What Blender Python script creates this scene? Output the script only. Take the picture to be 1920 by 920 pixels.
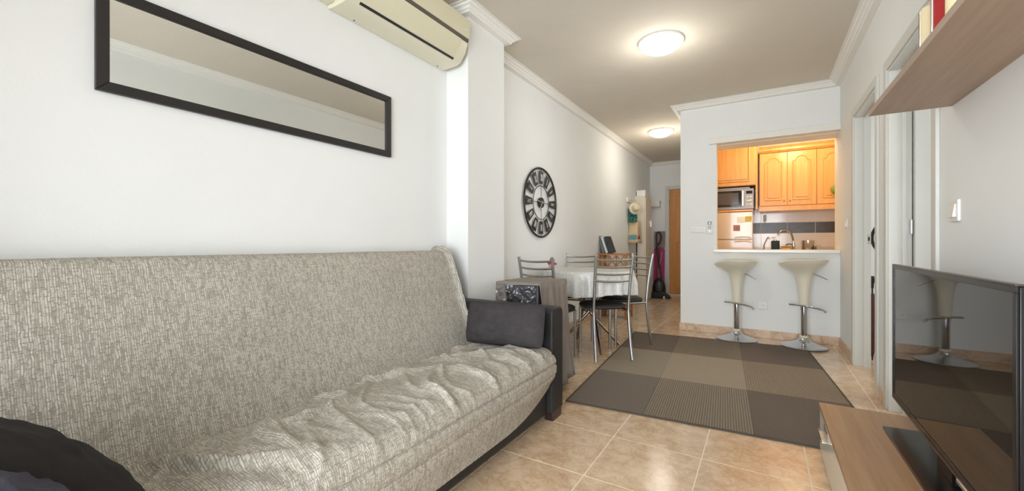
import bpy, bmesh, math, random
from mathutils import Vector, Matrix, noise
PI = math.pi
random.seed(7)
for o in list(bpy.data.objects):
    bpy.data.objects.remove(o, do_unlink=True)
scene = bpy.context.scene
C = scene.collection

# ------------------------------------------------------------------ camera, world, light, exposure
cd = bpy.data.cameras.new('camera'); cam = bpy.data.objects.new('camera', cd); C.objects.link(cam)
cam.location = (0, 0, 1.0); cam.rotation_euler = (PI/2, 0, math.radians(31.5))
cd.sensor_width = 36; cd.lens = 36*768/1920; cd.shift_y = -3/1920; cd.clip_start = 0.02
scene.camera = cam
world = bpy.data.worlds.new('world'); scene.world = world; world.use_nodes = True
bg = world.node_tree.nodes['Background']
bg.inputs['Color'].default_value = (0.80, 0.90, 1.0, 1); bg.inputs['Strength'].default_value = 2.5
scene.view_settings.view_transform = 'Standard'; scene.view_settings.look = 'None'
scene.view_settings.gamma = 1.0; scene.view_settings.use_curve_mapping = False
scene.view_settings.exposure = 0.59

def area(name, loc, rot, sx, sy, power, col):
    l = bpy.data.lights.new(name, 'AREA'); l.shape = 'RECTANGLE'; l.size = sx; l.size_y = sy
    l.energy = power; l.color = col
    o = bpy.data.objects.new(name, l); C.objects.link(o); o.location = loc; o.rotation_euler = rot
    return o
# daylight entering the glazed balcony door behind the camera
area('daylight_balcony', (-0.25, -1.35, 1.15), (PI/2, 0, 0), 1.75, 2.0, 92, (0.95, 0.975, 1.0))
area('fill_light_bedroom', (2.35, 4.3, 1.4), (PI/2, 0, PI/2), 1.0, 1.1, 5, (1.0, 0.97, 0.9))  # unseen light added to brighten the room beyond the far doorway
area('fill_light_study', (2.35, 2.4, 1.4), (PI/2, 0, PI/2), 1.0, 1.1, 5, (0.95, 0.97, 1.0))  # likewise an added fill, for the room behind the nearer doorway

# ------------------------------------------------------------------ materials
def lin(c):
    return tuple((v/255/12.92 if v/255 <= 0.04045 else ((v/255+0.055)/1.055)**2.4) for v in c)
MATS = {}
class NT:
    def __init__(self, name):
        self.m = bpy.data.materials.new(name); self.m.use_nodes = True
        self.t = self.m.node_tree; self.p = self.t.nodes['Principled BSDF']; self.out = self.t.nodes['Material Output']
        MATS[name] = self.m
    def n(self, kind, **kw):
        nd = self.t.nodes.new('ShaderNode'+kind)
        for k, v in kw.items():
            if k in nd.inputs.keys() and not hasattr(nd, k): nd.inputs[k].default_value = v
            elif k.startswith('i_'): nd.inputs[k[2:]].default_value = v
            else: setattr(nd, k, v)
        return nd
    def l(self, a, b): self.t.links.new(a, b)
    def coord(self, scale=(1, 1, 1), src='Object', rnd=False):
        tc = self.n('TexCoord'); mp = self.n('Mapping'); mp.inputs['Scale'].default_value = scale
        self.l(tc.outputs[src], mp.inputs['Vector'])
        if rnd:
            oi = self.n('ObjectInfo'); mu = self.n('Math', operation='MULTIPLY'); mu.inputs[1].default_value = 37.0
            self.l(oi.outputs['Random'], mu.inputs[0])
            ad = self.n('VectorMath', operation='ADD'); self.l(tc.outputs[src], ad.inputs[0]); self.l(mu.outputs[0], ad.inputs[1])
            self.l(ad.outputs[0], mp.inputs['Vector'])
        return mp.outputs['Vector']
    def noise(self, vec, scale, detail=3, rough=0.55, dist=0.0):
        nd = self.n('TexNoise'); nd.inputs['Scale'].default_value = scale; nd.inputs['Detail'].default_value = detail
        nd.inputs['Roughness'].default_value = rough; nd.inputs['Distortion'].default_value = dist
        self.l(vec, nd.inputs['Vector']); return nd.outputs['Fac']
    def ramp(self, fac, stops, interp='LINEAR'):
        r = self.n('ValToRGB'); r.color_ramp.interpolation = interp
        while len(r.color_ramp.elements) < len(stops): r.color_ramp.elements.new(0.5)
        for e, (p, c) in zip(r.color_ramp.elements, stops):
            e.position = p; e.color = (*c, 1)
        self.l(fac, r.inputs['Fac']); return r.outputs['Color']
    def bump(self, h, strength, dist=0.01):
        b = self.n('Bump'); b.inputs['Strength'].default_value = strength; b.inputs['Distance'].default_value = dist
        self.l(h, b.inputs['Height']); self.l(b.outputs['Normal'], self.p.inputs['Normal'])
    def set(self, rough=0.5, metal=0.0, spec=0.5, coat=0.0):
        self.p.inputs['Roughness'].default_value = rough; self.p.inputs['Metallic'].default_value = metal
        self.p.inputs['Specular IOR Level'].default_value = spec; self.p.inputs['Coat Weight'].default_value = coat
        self.p.inputs['Coat Roughness'].default_value = 0.06
    def col(self, c): self.l(c, self.p.inputs['Base Color'])

def plain(name, rgb, rough=0.5, metal=0.0, spec=0.5, coat=0.0, var=0.05, vscale=6.0, bump=0.0, bscale=200.0, bdist=0.002):
    k = NT(name); k.set(rough, metal, spec, coat); c = lin(rgb); v = k.coord()
    a = tuple(max(0, x*(1-var)) for x in c); b = tuple(min(1, x*(1+var)) for x in c)
    k.col(k.ramp(k.noise(v, vscale), [(0.3, a), (0.7, b)]))
    if bump: k.bump(k.noise(v, bscale, 2), bump, bdist)
    return k
def emit(name, rgb, strength):
    k = NT(name); k.p.inputs['Base Color'].default_value = (*lin(rgb), 1)
    k.p.inputs['Emission Color'].default_value = (*lin(rgb), 1); k.p.inputs['Emission Strength'].default_value = strength
def wood(name, c1, c2, axis=1, rough=0.4, fine=60.0, coat=0.0):
    k = NT(name); k.set(rough, 0, 0.4, coat)
    s = [fine, fine, fine]; s[axis] = fine*0.045
    v = k.coord(tuple(s), rnd=True); s2 = [x*0.25 for x in s]; v2 = k.coord(tuple(s2), rnd=True)
    a = k.noise(v, 1.0, 4, 0.6, 0.3); b = k.noise(v2, 1.0, 2, 0.5, 0.4)
    mx = k.n('Math', operation='ADD'); h = k.n('Math', operation='MULTIPLY'); h.inputs[1].default_value = 0.5
    k.l(a, mx.inputs[0]); k.l(b, mx.inputs[1]); k.l(mx.outputs[0], h.inputs[0])
    k.col(k.ramp(h.outputs[0], [(0.32, lin(c1)), (0.68, lin(c2))])); k.bump(a, 0.08, 0.001)
def thin_glass(name, tint=(1, 1, 1), gloss=0.08, rough=0.02, ior=1.45):
    k = NT(name); tr = k.n('BsdfTransparent'); tr.inputs['Color'].default_value = (*tint, 1)
    gl = k.n('BsdfGlossy'); gl.inputs['Roughness'].default_value = rough
    fr = k.n('Fresnel'); fr.inputs['IOR'].default_value = ior
    ad = k.n('Math', operation='ADD'); ad.inputs[1].default_value = gloss; k.l(fr.outputs[0], ad.inputs[0])
    mx = k.n('MixShader'); k.l(ad.outputs[0], mx.inputs[0]); k.l(tr.outputs[0], mx.inputs[1]); k.l(gl.outputs[0], mx.inputs[2])
    k.l(mx.outputs[0], k.out.inputs['Surface'])

plain('wall_white', (238, 238, 235), 0.75, spec=0.3, var=0.015, vscale=2.0, bump=0.12, bscale=140, bdist=0.003)
plain('ceiling_white', (216, 207, 192), 0.85, spec=0.2, var=0.02, vscale=3.0, bump=0.25, bscale=110, bdist=0.004)
plain('plaster_trim', (238, 235, 228), 0.6, var=0.01)
plain('door_paint', (216, 215, 208), 0.5, spec=0.3, var=0.015)
plain('grout', (240, 224, 198), 0.8, var=0.05, vscale=30)
plain('grout_white', (228, 222, 214), 0.8, var=0.02)
k = NT('floor_tile'); k.set(0.16, 0, 0.5)
v = k.coord(rnd=True)
n1 = k.noise(v, 10.0, 7, 0.7, 0.3); n2 = k.noise(v, 11.0, 7, 0.7, 0.5)
c1 = k.ramp(n1, [(0.25, lin((194, 162, 130))), (0.48, lin((212, 184, 152))), (0.62, lin((224, 199, 170))), (0.8, lin((210, 176, 144)))])
c2 = k.ramp(n2, [(0.44, (1, 1, 1)), (0.497, lin((212, 196, 178))), (0.51, lin((206, 188, 168))), (0.56, (1, 1, 1))])
mx = k.n('MixRGB', blend_type='MULTIPLY'); mx.inputs[0].default_value = 0.4; k.l(c1, mx.inputs[1]); k.l(c2, mx.inputs[2]); k.col(mx.outputs[0])
rr = k.n('MapRange'); rr.inputs['To Min'].default_value = 0.10; rr.inputs['To Max'].default_value = 0.26; k.l(n1, rr.inputs['Value']); k.l(rr.outputs[0], k.p.inputs['Roughness'])
k = NT('stone_base'); k.set(0.3)
v = k.coord(); n1 = k.noise(v, 14, 5, 0.65, 0.8)
k.col(k.ramp(n1, [(0.3, lin((176, 138, 108))), (0.5, lin((214, 184, 156))), (0.7, lin((228, 204, 178)))]))
# sofa throw: short light and dark dashes woven both ways, in metres of cloth
k = NT('sofa_cover'); k.set(0.9, 0, 0.15)
va = k.coord((1, 1, 1), 'UV')
def dashes(w, h, rot, off, bias, mort):
    mp = k.n('Mapping'); mp.inputs['Rotation'].default_value = (0, 0, rot); k.l(va, mp.inputs['Vector'])
    wb = k.noise(va, 28 if rot else 37, 2); ad = k.n('VectorMath', operation='MULTIPLY_ADD'); k.l(wb, ad.inputs[0]); ad.inputs[1].default_value = (0.007, 0.007, 0); k.l(mp.outputs[0], ad.inputs[2])
    br = k.n('TexBrick'); br.offset = off; br.offset_frequency = 2; br.squash = 0.7; br.squash_frequency = 3
    br.inputs['Color1'].default_value = (0, 0, 0, 1); br.inputs['Color2'].default_value = (1, 1, 1, 1); br.inputs['Mortar'].default_value = (0, 0, 0, 1); br.inputs['Mortar Smooth'].default_value = 0.2
    br.inputs['Scale'].default_value = 1.0; br.inputs['Mortar Size'].default_value = mort; br.inputs['Bias'].default_value = bias
    br.inputs['Brick Width'].default_value = w; br.inputs['Row Height'].default_value = h; k.l(ad.outputs[0], br.inputs['Vector']); return br.outputs['Color']
big = k.noise(va, 3.0, 3)
a1 = dashes(0.024, 0.0049, PI/2, 0.37, 0.25, 0.0011); a2 = dashes(0.034, 0.0066, PI/2, 0.61, 0.1, 0.0015); b = dashes(0.014, 0.0054, 0.0, 0.43, -0.1, 0.0013)
av = k.n('MixRGB'); av.inputs[0].default_value = 0.5; k.l(a1, av.inputs[1]); k.l(a2, av.inputs[2]); a = av.outputs[0]
ra = k.ramp(a, [(0.15, (0, 0, 0)), (0.75, (1, 1, 1))]); rb = k.ramp(b, [(0.45, (0, 0, 0)), (0.75, (1, 1, 1))])
m1 = k.n('MixRGB'); m1.inputs[1].default_value = (*lin((158, 151, 139)), 1); m1.inputs[2].default_value = (*lin((212, 206, 194)), 1); k.l(ra, m1.inputs[0])
m2 = k.n('MixRGB'); m2.inputs[2].default_value = (*lin((138, 131, 119)), 1); k.l(m1.outputs[0], m2.inputs[1])
ms = k.n('Math', operation='MULTIPLY'); ms.inputs[1].default_value = 0.75; k.l(rb, ms.inputs[0]); k.l(ms.outputs[0], m2.inputs[0])
m3 = k.n('MixRGB', blend_type='MULTIPLY'); m3.inputs[0].default_value = 0.5
k.l(m2.outputs[0], m3.inputs[1]); k.l(k.ramp(big, [(0.3, (0.86, 0.86, 0.86)), (0.7, (1, 1, 1))]), m3.inputs[2]); k.col(m3.outputs[0])
k.bump(a, 0.35, 0.002)
plain('sofa_black', (38, 37, 38), 0.55, var=0.12, vscale=20, bump=0.2, bscale=300)
plain('cushion_black', (66, 62, 63), 0.9, spec=0.15, var=0.12, vscale=25, bump=0.4, bscale=500)
plain('cushion_near_black', (44, 42, 42), 0.85, spec=0.2, var=0.12, vscale=25, bump=0.4, bscale=500)
plain('denim_blue', (74, 74, 86), 0.85, spec=0.2, var=0.15, vscale=18, bump=0.4, bscale=500)
plain('leg_dark_wood', (52, 38, 34), 0.3, var=0.1)
plain('frame_black', (34, 31, 29), 0.45, var=0.06)
k = NT('mirror_glass'); k.set(0.0, 1.0); k.p.inputs['Base Color'].default_value = (0.80, 0.82, 0.80, 1)
plain('ac_plastic', (228, 222, 198), 0.35, var=0.01)
plain('ac_panel', (222, 215, 186), 0.28, var=0.01)
plain('ac_dark', (40, 38, 36), 0.6); plain('ac_gap', (92, 86, 76), 0.6)
plain('plastic_white', (236, 234, 228), 0.3, var=0.01)
plain('plastic_grey', (120, 124, 124), 0.4)
plain('lcd_dark', (62, 72, 70), 0.2)
emit('lamp_glow', (252, 255, 250), 8.0)
emit('kitchen_lamp_glow', (255, 200, 120), 20.0)
plain('chrome', (200, 202, 206), 0.08, 1.0, var=0.01)
plain('steel_tube', (172, 172, 170), 0.34, 1.0, var=0.02)
plain('table_chrome', (150, 140, 126), 0.15, 1.0, var=0.02)
plain('stool_cream', (230, 223, 202), 0.22, coat=0.5, var=0.01)
plain('seat_black', (32, 30, 30), 0.6, var=0.1, vscale=30)
plain('tv_black', (14, 13, 13), 0.25, var=0.05)
k = NT('tv_screen'); k.set(0.025, 0, 0.5); k.p.inputs['Base Color'].default_value = (0.014, 0.011, 0.008, 1); k.p.inputs['IOR'].default_value = 1.42
plain('tv_bezel', (84, 76, 68), 0.25, 0.6, var=0.03)
plain('silver', (214, 214, 212), 0.25, 0.9, var=0.02)
wood('laminate_oak', (154, 118, 84), (182, 146, 110), 1, 0.38, 70)
wood('laminate_shelf', (156, 130, 108), (176, 150, 128), 1, 0.45, 70)
plain('stand_white', (226, 224, 212), 0.25, coat=0.3, var=0.01)
wood('kitchen_wood', (206, 148, 84), (226, 172, 108), 2, 0.32, 45, 0.2)
wood('door_wood', (196, 128, 58), (222, 156, 80), 2, 0.35, 45, 0.2)
wood('shelf_wood', (168, 114, 66), (198, 142, 90), 2, 0.45, 60)
plain('fridge_enamel', (222, 200, 178), 0.2, coat=0.4, var=0.01)
plain('counter_white', (238, 236, 230), 0.22, var=0.02)
k = NT('counter_granite'); k.set(0.25); v = k.coord(); k.col(k.ramp(k.noise(v, 120, 3), [(0.35, lin((130, 122, 116))), (0.6, lin((196, 190, 182)))]))
plain('wall_tile', (232, 220, 212), 0.15, var=0.02, vscale=9, coat=0.3)
k = NT('wall_tile_dark'); k.set(0.3); v = k.coord((4, 1, 40)); k.col(k.ramp(k.noise(v, 3, 3), [(0.3, lin((56, 50, 47))), (0.7, lin((86, 80, 76)))]))
plain('microwave_steel', (146, 140, 136), 0.42, 0.7, var=0.03)
plain('pot_steel', (205, 200, 196), 0.22, 1.0); plain('glass_black', (16, 15, 16), 0.08, spec=0.7)
plain('glass_window_grey', (84, 80, 84), 0.12)
plain('soap_green_black', (20, 34, 30), 0.4, spec=0.25)
plain('sponge_yellow', (216, 164, 54), 0.8, var=0.1)
plain('sponge_green', (92, 96, 60), 0.85)
plain('towel_grey', (150, 148, 156), 0.95, bump=0.4)
plain('paper_white', (240, 238, 230), 0.6); plain('paper_yellow', (206, 186, 84), 0.6, var=0.2, vscale=40); plain('paper_red', (176, 120, 110), 0.6, var=0.35, vscale=60)
plain('leaf_green', (120, 140, 40), 0.5)
plain('cover_grey', (142, 132, 124), 0.85, spec=0.2, var=0.06, vscale=10, bump=0.2, bscale=60, bdist=0.004)
plain('appliance_dark', (62, 62, 66), 0.45)
k = NT('tablecloth_silver'); k.set(0.30, 0, 0.5); v = k.coord(); n1 = k.noise(v, 55, 3, 0.6, 0.8)
k.col(k.ramp(n1, [(0.35, lin((196, 196, 194))), (0.55, lin((212, 210, 204))), (0.7, lin((224, 219, 206)))])); k.bump(n1, 0.15, 0.002)
plain('petal_pink', (200, 84, 106), 0.6, var=0.2, vscale=60); plain('pot_pink', (226, 176, 168), 0.5)
plain('cabinet_white', (232, 222, 204), 0.35, var=0.02)
plain('canvas_beige', (214, 190, 152), 0.9, var=0.06, vscale=30); plain('straw', (216, 203, 176), 0.9, var=0.1, vscale=40)
k = NT('tote_print'); k.set(0.85); v = k.coord((1, 1, 1)); k.col(k.ramp(k.noise(v, 30, 3, 0.6, 2.0), [(0.42, lin((16, 52, 44))), (0.5, lin((32, 110, 96))), (0.56, lin((120, 176, 160))), (0.62, lin((14, 40, 40)))]))
plain('teal_print', (96, 158, 168), 0.9, var=0.15, vscale=60)
plain('tassel_red', (136, 36, 38), 0.9)
plain('book_grey', (120, 122, 124), 0.5); plain('book_white', (226, 228, 226), 0.5); plain('book_dark', (50, 58, 66), 0.45, var=0.2)
plain('vac_black', (26, 25, 27), 0.4); plain('vac_grey', (70, 72, 74), 0.35); plain('vac_red', (120, 26, 44), 0.4)
plain('board_pink', (176, 66, 118), 0.85, var=0.1); plain('board_grey', (150, 136, 130), 0.8)
plain('wire_white', (226, 226, 222), 0.4)
plain('candle_cream', (242, 226, 182), 0.5, spec=0.4); plain('candle_red', (176, 34, 36), 0.3); plain('ribbon', (226, 196, 150), 0.4)
thin_glass('cellophane', (0.98, 0.98, 0.98), 0.015, 0.15, 1.08); thin_glass('window_glass', (0.98, 0.99, 1.0), 0.03)
thin_glass('plastic_film', (0.92, 0.93, 0.94), 0.06, 0.28, 1.4)
plain('fan_black', (22, 22, 24), 0.4); plain('fan_grey', (120, 120, 124), 0.4); plain('fan_brown', (80, 40, 34), 0.5)
def rugmat(name, base, line, axis, freq=62.0, amt=0.6):
    k = NT(name); k.set(0.95, 0, 0.1); v = k.coord()
    w = k.n('TexWave', wave_type='BANDS', bands_direction=axis); w.inputs['Scale'].default_value = freq/ (2*PI)*2; w.inputs['Distortion'].default_value = 1.2; w.inputs['Detail Scale'].default_value = 6
    k.l(v, w.inputs['Vector']); n1 = k.noise(v, 170, 2)
    f = k.ramp(w.outputs['Fac'], [(0.55, (0, 0, 0)), (0.85, (amt, amt, amt))])
    mx = k.n('MixRGB'); mx.inputs[1].default_value = (*lin(base), 1); mx.inputs[2].default_value = (*lin(line), 1); k.l(f, mx.inputs[0])
    m2 = k.n('MixRGB', blend_type='MULTIPLY'); m2.inputs[0].default_value = 0.6; k.l(mx.outputs[0], m2.inputs[1]); k.l(k.ramp(n1, [(0.35, (0.75, 0.75, 0.75)), (0.65, (1, 1, 1))]), m2.inputs[2])
    k.col(m2.outputs[0]); k.bump(w.outputs['Fac'], 0.5, 0.003)
DK, MD, LT, BE = (118, 108, 99), (138, 126, 111), (158, 145, 127), (172, 156, 130)
rugmat('rug_dark_across', DK, (144, 132, 118), 'Y'); rugmat('rug_mid_along', (122, 112, 100), (166, 152, 130), 'X', 74, 0.75); rugmat('rug_light', LT, (160, 146, 128), 'Y')
rugmat('rug_mid_fine', (146, 135, 119), (160, 148, 131), 'Y'); rugmat('rug_mid_brown', (136, 122, 106), (162, 145, 122), 'X'); rugmat('rug_dark_brown', (110, 98, 89), (132, 118, 106), 'Y')
rugmat('rug_taupe', (128, 115, 100), (144, 130, 113), 'X'); plain('rug_binding', (78, 70, 62), 0.95)

# ------------------------------------------------------------------ geometry helpers
class MB:
    def __init__(s): s.v = []; s.f = []; s.uv = None
    def add(s, vs, fs):
        o = len(s.v); s.v += [tuple(v) for v in vs]; s.f += [tuple(i+o for i in f) for f in fs]; return s
    def box(s, x0, x1, y0, y1, z0, z1):
        return s.add([(x0,y0,z0),(x1,y0,z0),(x1,y1,z0),(x0,y1,z0),(x0,y0,z1),(x1,y0,z1),(x1,y1,z1),(x0,y1,z1)],
                     [(0,3,2,1),(4,5,6,7),(0,1,5,4),(1,2,6,5),(2,3,7,6),(3,0,4,7)])
    def prism(s, poly, a0, a1, axis='y'):      # polygon in the other two axes (ordered), extruded along axis
        n = len(poly)
        def P(p, a): return {'x': (a, p[0], p[1]), 'y': (p[0], a, p[1]), 'z': (p[0], p[1], a)}[axis]
        vs = [P(p, a0) for p in poly]+[P(p, a1) for p in poly]
        return s.add(vs, [tuple(range(n)), tuple(range(2*n-1, n-1, -1))]+[(i, i+n, (i+1) % n+n, (i+1) % n) for i in range(n)])
    def lathe(s, prof, n=32, c=(0, 0, 0), cap=True):
        vs = []; fs = []
        for r, z in prof:
            for i in range(n):
                a = 2*PI*i/n; vs.append((c[0]+r*math.cos(a), c[1]+r*math.sin(a), c[2]+z))
        for j in range(len(prof)-1):
            for i in range(n):
                i2 = (i+1) % n; fs.append((j*n+i, j*n+i2, (j+1)*n+i2, (j+1)*n+i))
        if cap: fs += [tuple(range(n-1, -1, -1)), tuple(range((len(prof)-1)*n, len(prof)*n))]
        return s.add(vs, fs)
    def tube(s, path, r, n=10, closed=False):
        P = [Vector(p) for p in path]; m = len(P); rs = r if isinstance(r, (list, tuple)) else [r]*m
        vs = []; fs = []; up = None
        for i in range(m):
            if closed: t = P[(i+1) % m]-P[i-1]
            else: t = P[min(i+1, m-1)]-P[max(i-1, 0)]
            t.normalize()
            if up is None:
                up = Vector((0, 0, 1)) if abs(t.z) < 0.9 else Vector((1, 0, 0))
            up = (up-t*up.dot(t)).normalized(); b = t.cross(up)
            for j in range(n):
                a = 2*PI*j/n; vs.append(P[i]+(up*math.cos(a)+b*math.sin(a))*rs[i])
        for i in range(m if closed else m-1):
            i2 = (i+1) % m
            for j in range(n):
                j2 = (j+1) % n; fs.append((i*n+j, i*n+j2, i2*n+j2, i2*n+j))
        if not closed: fs += [tuple(range(n-1, -1, -1)), tuple(range((m-1)*n, m*n))]
        return s.add(vs, fs)
    def bar(s, p, q, w, h, up=(0, 0, 1)):     # rectangular bar from p to q
        p = Vector(p); q = Vector(q); t = (q-p).normalized(); u = Vector(up); u = (u-t*u.dot(t)).normalized(); b = t.cross(u)
        vs = [e+b*sx*w/2+u*sz*h/2 for e in (p, q) for sx, sz in ((-1,-1),(1,-1),(1,1),(-1,1))]
        return s.add(vs, [(0,1,2,3),(7,6,5,4),(0,4,5,1),(1,5,6,2),(2,6,7,3),(3,7,4,0)])
    def grid(s, nu, nv, fn, closeu=False):
        vs = [fn(i/(nu-1) if not closeu else i/nu, j/(nv-1)) for i in range(nu) for j in range(nv)]
        fs = []
        for i in range(nu if closeu else nu-1):
            i2 = (i+1) % nu
            for j in range(nv-1): fs.append((i*nv+j, i2*nv+j, i2*nv+j+1, i*nv+j+1))
        return s.add(vs, fs)
def arc(cx, cy, r, a0, a1, n): return [(cx+r*math.cos(math.radians(a0+(a1-a0)*i/n)), cy+r*math.sin(math.radians(a0+(a1-a0)*i/n))) for i in range(n+1)]
def bez(pts, n=16):                          # Catmull-Rom through the points
    P = [Vector(p) for p in pts]; out = []
    for i in range(len(P)-1):
        a, b, c, d = P[max(i-1, 0)], P[i], P[i+1], P[min(i+2, len(P)-1)]
        for j in range(n):
            t = j/n; out.append(0.5*((2*b)+(c-a)*t+(2*a-5*b+4*c-d)*t*t+(3*b-a-3*c+d)*t**3))
    return out+[P[-1]]

def mesh(name, mb):
    me = bpy.data.meshes.new(name); me.from_pydata([tuple(v) for v in mb.v], [], mb.f)
    bm = bmesh.new(); bm.from_mesh(me); bmesh.ops.recalc_face_normals(bm, faces=bm.faces); bm.to_mesh(me); bm.free()
    return me
def obj(name, mb, m, parent=None, smooth=True, sharp=True, bevel=0.0, seg=2, world=False, me=None, loc=None, solid=0.0, sub=0):
    if me is None:
        me = mesh(name, mb)
        if smooth:
            for p in me.polygons: p.use_smooth = True
            if sharp: me.set_sharp_from_angle(angle=math.radians(38))
        me.materials.append(MATS[m])
    o = bpy.data.objects.new(name, me); C.objects.link(o)
    if parent is not None:
        o.parent = parent
        if world:
            base = parent; off = Vector((0, 0, 0))
            while base is not None: off += Vector(base.location); base = base.parent
            o.location = -off
    if loc is not None: o.location = loc
    if solid:
        d = o.modifiers.new('solid', 'SOLIDIFY'); d.thickness = solid; d.offset = 0
    if sub:
        d = o.modifiers.new('sub', 'SUBSURF'); d.levels = sub; d.render_levels = sub
    if bevel:
        d = o.modifiers.new('bevel', 'BEVEL'); d.width = bevel; d.segments = seg; d.limit_method = 'ANGLE'; d.angle_limit = math.radians(40)
    return o
def tag(o, label, cat, group=None):
    o['label'] = label; o['category'] = cat
    if group: o['group'] = group
    return o
def thing(name, label, cat, loc=(0, 0, 0), rotz=0.0, group=None):
    o = bpy.data.objects.new(name, None); C.objects.link(o); o.location = loc; o.rotation_euler = (0, 0, rotz); o.empty_display_size = 0.1
    return tag(o, label, cat, group)
def struct(name, mb, m, parent=None, **kw):
    kw.setdefault('smooth', False); o = obj(name, mb, m, parent, **kw)
    if parent is None: o['kind'] = 'structure'
    return o
def sroot(name, loc=(0, 0, 0), rotz=0.0):
    o = bpy.data.objects.new(name, None); C.objects.link(o); o.location = loc; o.rotation_euler = (0, 0, rotz); o['kind'] = 'structure'; return o
def dup(root, loc, rotz, label=None):
    r = root.copy(); C.objects.link(r); r.location = loc; r.rotation_euler = (0, 0, rotz)
    if label: r['label'] = label
    for ch in list(root.children):
        c = ch.copy(); C.objects.link(c); c.parent = r
        for g in list(ch.children):
            d = g.copy(); C.objects.link(d); d.parent = c
    return r
def put(o, loc, rotz): o.location = loc; o.rotation_euler = (0, 0, rotz)

# ------------------------------------------------------------------ the setting
XL, XP, XF, XR = -1.897, -1.71, -1.93, 0.645      # left wall, pillar, far left wall, right wall
YK, YE, ZC, YB = 5.105, 8.44, 2.60, -1.1          # kitchen wall, end wall, ceiling, balcony wall
fl = struct('floor', MB().box(-2.2, 2.5, -1.3, 8.7, -0.12, -0.0013), 'grout')
T = 0.417; tm = mesh('tile', MB().add(*(lambda w, b: ([(-w,-w,-0.0013),(w,-w,-0.0013),(w,w,-0.0013),(-w,w,-0.0013),(-w,-w,-b),(w,-w,-b),(w,w,-b),(-w,w,-b),
      (-w+b,-w+b,0),(w-b,-w+b,0),(w-b,w-b,0),(-w+b,w-b,0)], [(0,1,5,4),(1,2,6,5),(2,3,7,6),(3,0,4,7),(4,5,9,8),(5,6,10,9),(6,7,11,10),(7,4,8,11),(8,9,10,11),(3,2,1,0)]))(T/2-0.0028, 0.0008)))
tm.materials.append(MATS['floor_tile'])
for i in range(-4, 5):
    for j in range(-6, 17):
        x = -0.662+T*(i+0.5); y = 1.672+T*(j+0.5)
        if x < -2.05: continue
        if x > XR+0.15 and not (2.2 < y < 5.2): continue
        if x > -0.75 and y > 5.3: continue
        obj('tile', None, None, fl, me=tm, loc=(x, y, 0))
struct('ceiling', MB().box(-2.2, 2.5, -1.3, 8.7, ZC, ZC+0.1), 'ceiling_white')
struct('wall_left', MB().box(-2.1, XL, YB-0.15, 2.219, 0, ZC), 'wall_white')
struct('wall_left_pillar', MB().box(-2.1, XP, 2.219, 2.672, 0, ZC), 'wall_white')
struct('wall_left_far', MB().box(-2.1, XF, 2.672, YE, 0, ZC), 'wall_white')
DX0, DX1, DZ = -1.565, -0.845, 2.06
struct('wall_end', MB().box(-2.1, DX0-0.02, YE, YE+0.15, 0, ZC).box(DX0-0.02, -0.7, YE, YE+0.15, DZ+0.02, ZC).box(DX0-0.02, -0.7, YE+0.1, YE+0.15, 0, DZ+0.02), 'wall_white')
OX0 = -0.441
struct('wall_kitchen', MB().box(-0.821, OX0, YK, YK+0.1, 0, ZC), 'wall_white')
struct('wall_kitchen_lower', MB().box(OX0, XR, YK, YK+0.1, 0, 0.905), 'wall_white')
struct('wall_kitchen_upper', MB().box(OX0, XR+0.15, YK, YK+0.1, 2.12, ZC), 'wall_white')
struct('wall_hall_right', MB().box(-0.821, -0.72, YK+0.1, YE, 0, ZC), 'wall_white')
struct('wall_kitchen_back', MB().box(-0.72, 1.5, 6.98, 7.1, 0, ZC), 'wall_white')
struct('wall_kitchen_right', MB().box(1.4, 1.5, YK, 6.98, 0, ZC), 'wall_white')
D1, D2 = (3.575, 4.355), (2.51, 3.285)            # door openings in the right wall
w = MB()
for a, b in ((YB-0.15, D2[0]), (D2[1], D1[0]), (D1[1], YK+0.35)): w.box(XR, XR+0.1, a, b, 0, ZC)
for a, b in (D1, D2): w.box(XR, XR+0.1, a, b, 2.045, ZC)
struct('wall_right', w, 'wall_white')
# rooms beyond the two doorways
struct('wall_bedroom', MB().box(2.4, 2.5, -1.3, YK, 0, 0.85).box(2.4, 2.5, -1.3, YK, 1.95, ZC).box(2.4, 2.5, 2.9, 3.8, 0.85, 1.95).box(2.4, 2.5, 4.8, YK, 0.85, 1.95).box(2.4, 2.5, -1.3, 1.9, 0.85, 1.95)
       .box(XR+0.1, 2.4, 3.40, 3.46, 0, ZC).box(XR+0.1, 2.5, YK, YK+0.1, 0, ZC).box(XR+0.1, 2.4, 1.3, 1.4, 0, ZC), 'wall_white')
# balcony wall behind the camera with its glazed sliding door
WX0, WX1, WZ = -1.15, 0.60, 2.15
struct('wall_back', MB().box(-2.1, WX0, YB-0.15, YB, 0, ZC).box(WX1, XR, YB-0.15, YB, 0, ZC).box(WX0, WX1, YB-0.15, YB, WZ, ZC), 'wall_white')
wr = sroot('window_1', (-0.275, YB-0.08, 0))
for a, b in ((-0.875, 0.02), (-0.02, 0.875)):
    f = MB().box(a, a+0.05, -0.02, 0.02, 0, WZ).box(b-0.05, b, -0.02, 0.02, 0, WZ).box(a+0.05, b-0.05, -0.02, 0.02, 0, 0.07).box(a+0.05, b-0.05, -0.02, 0.02, WZ-0.07, WZ)
    fo = struct('window_frame', f, 'door_paint', wr, loc=(0, 0.02 if a < -0.5 else -0.025, 0))
    obj('pane', MB().box(a+0.05, b-0.05, -0.003, 0.003, 0.07, WZ-0.07), 'window_glass', fo, smooth=False)
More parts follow.
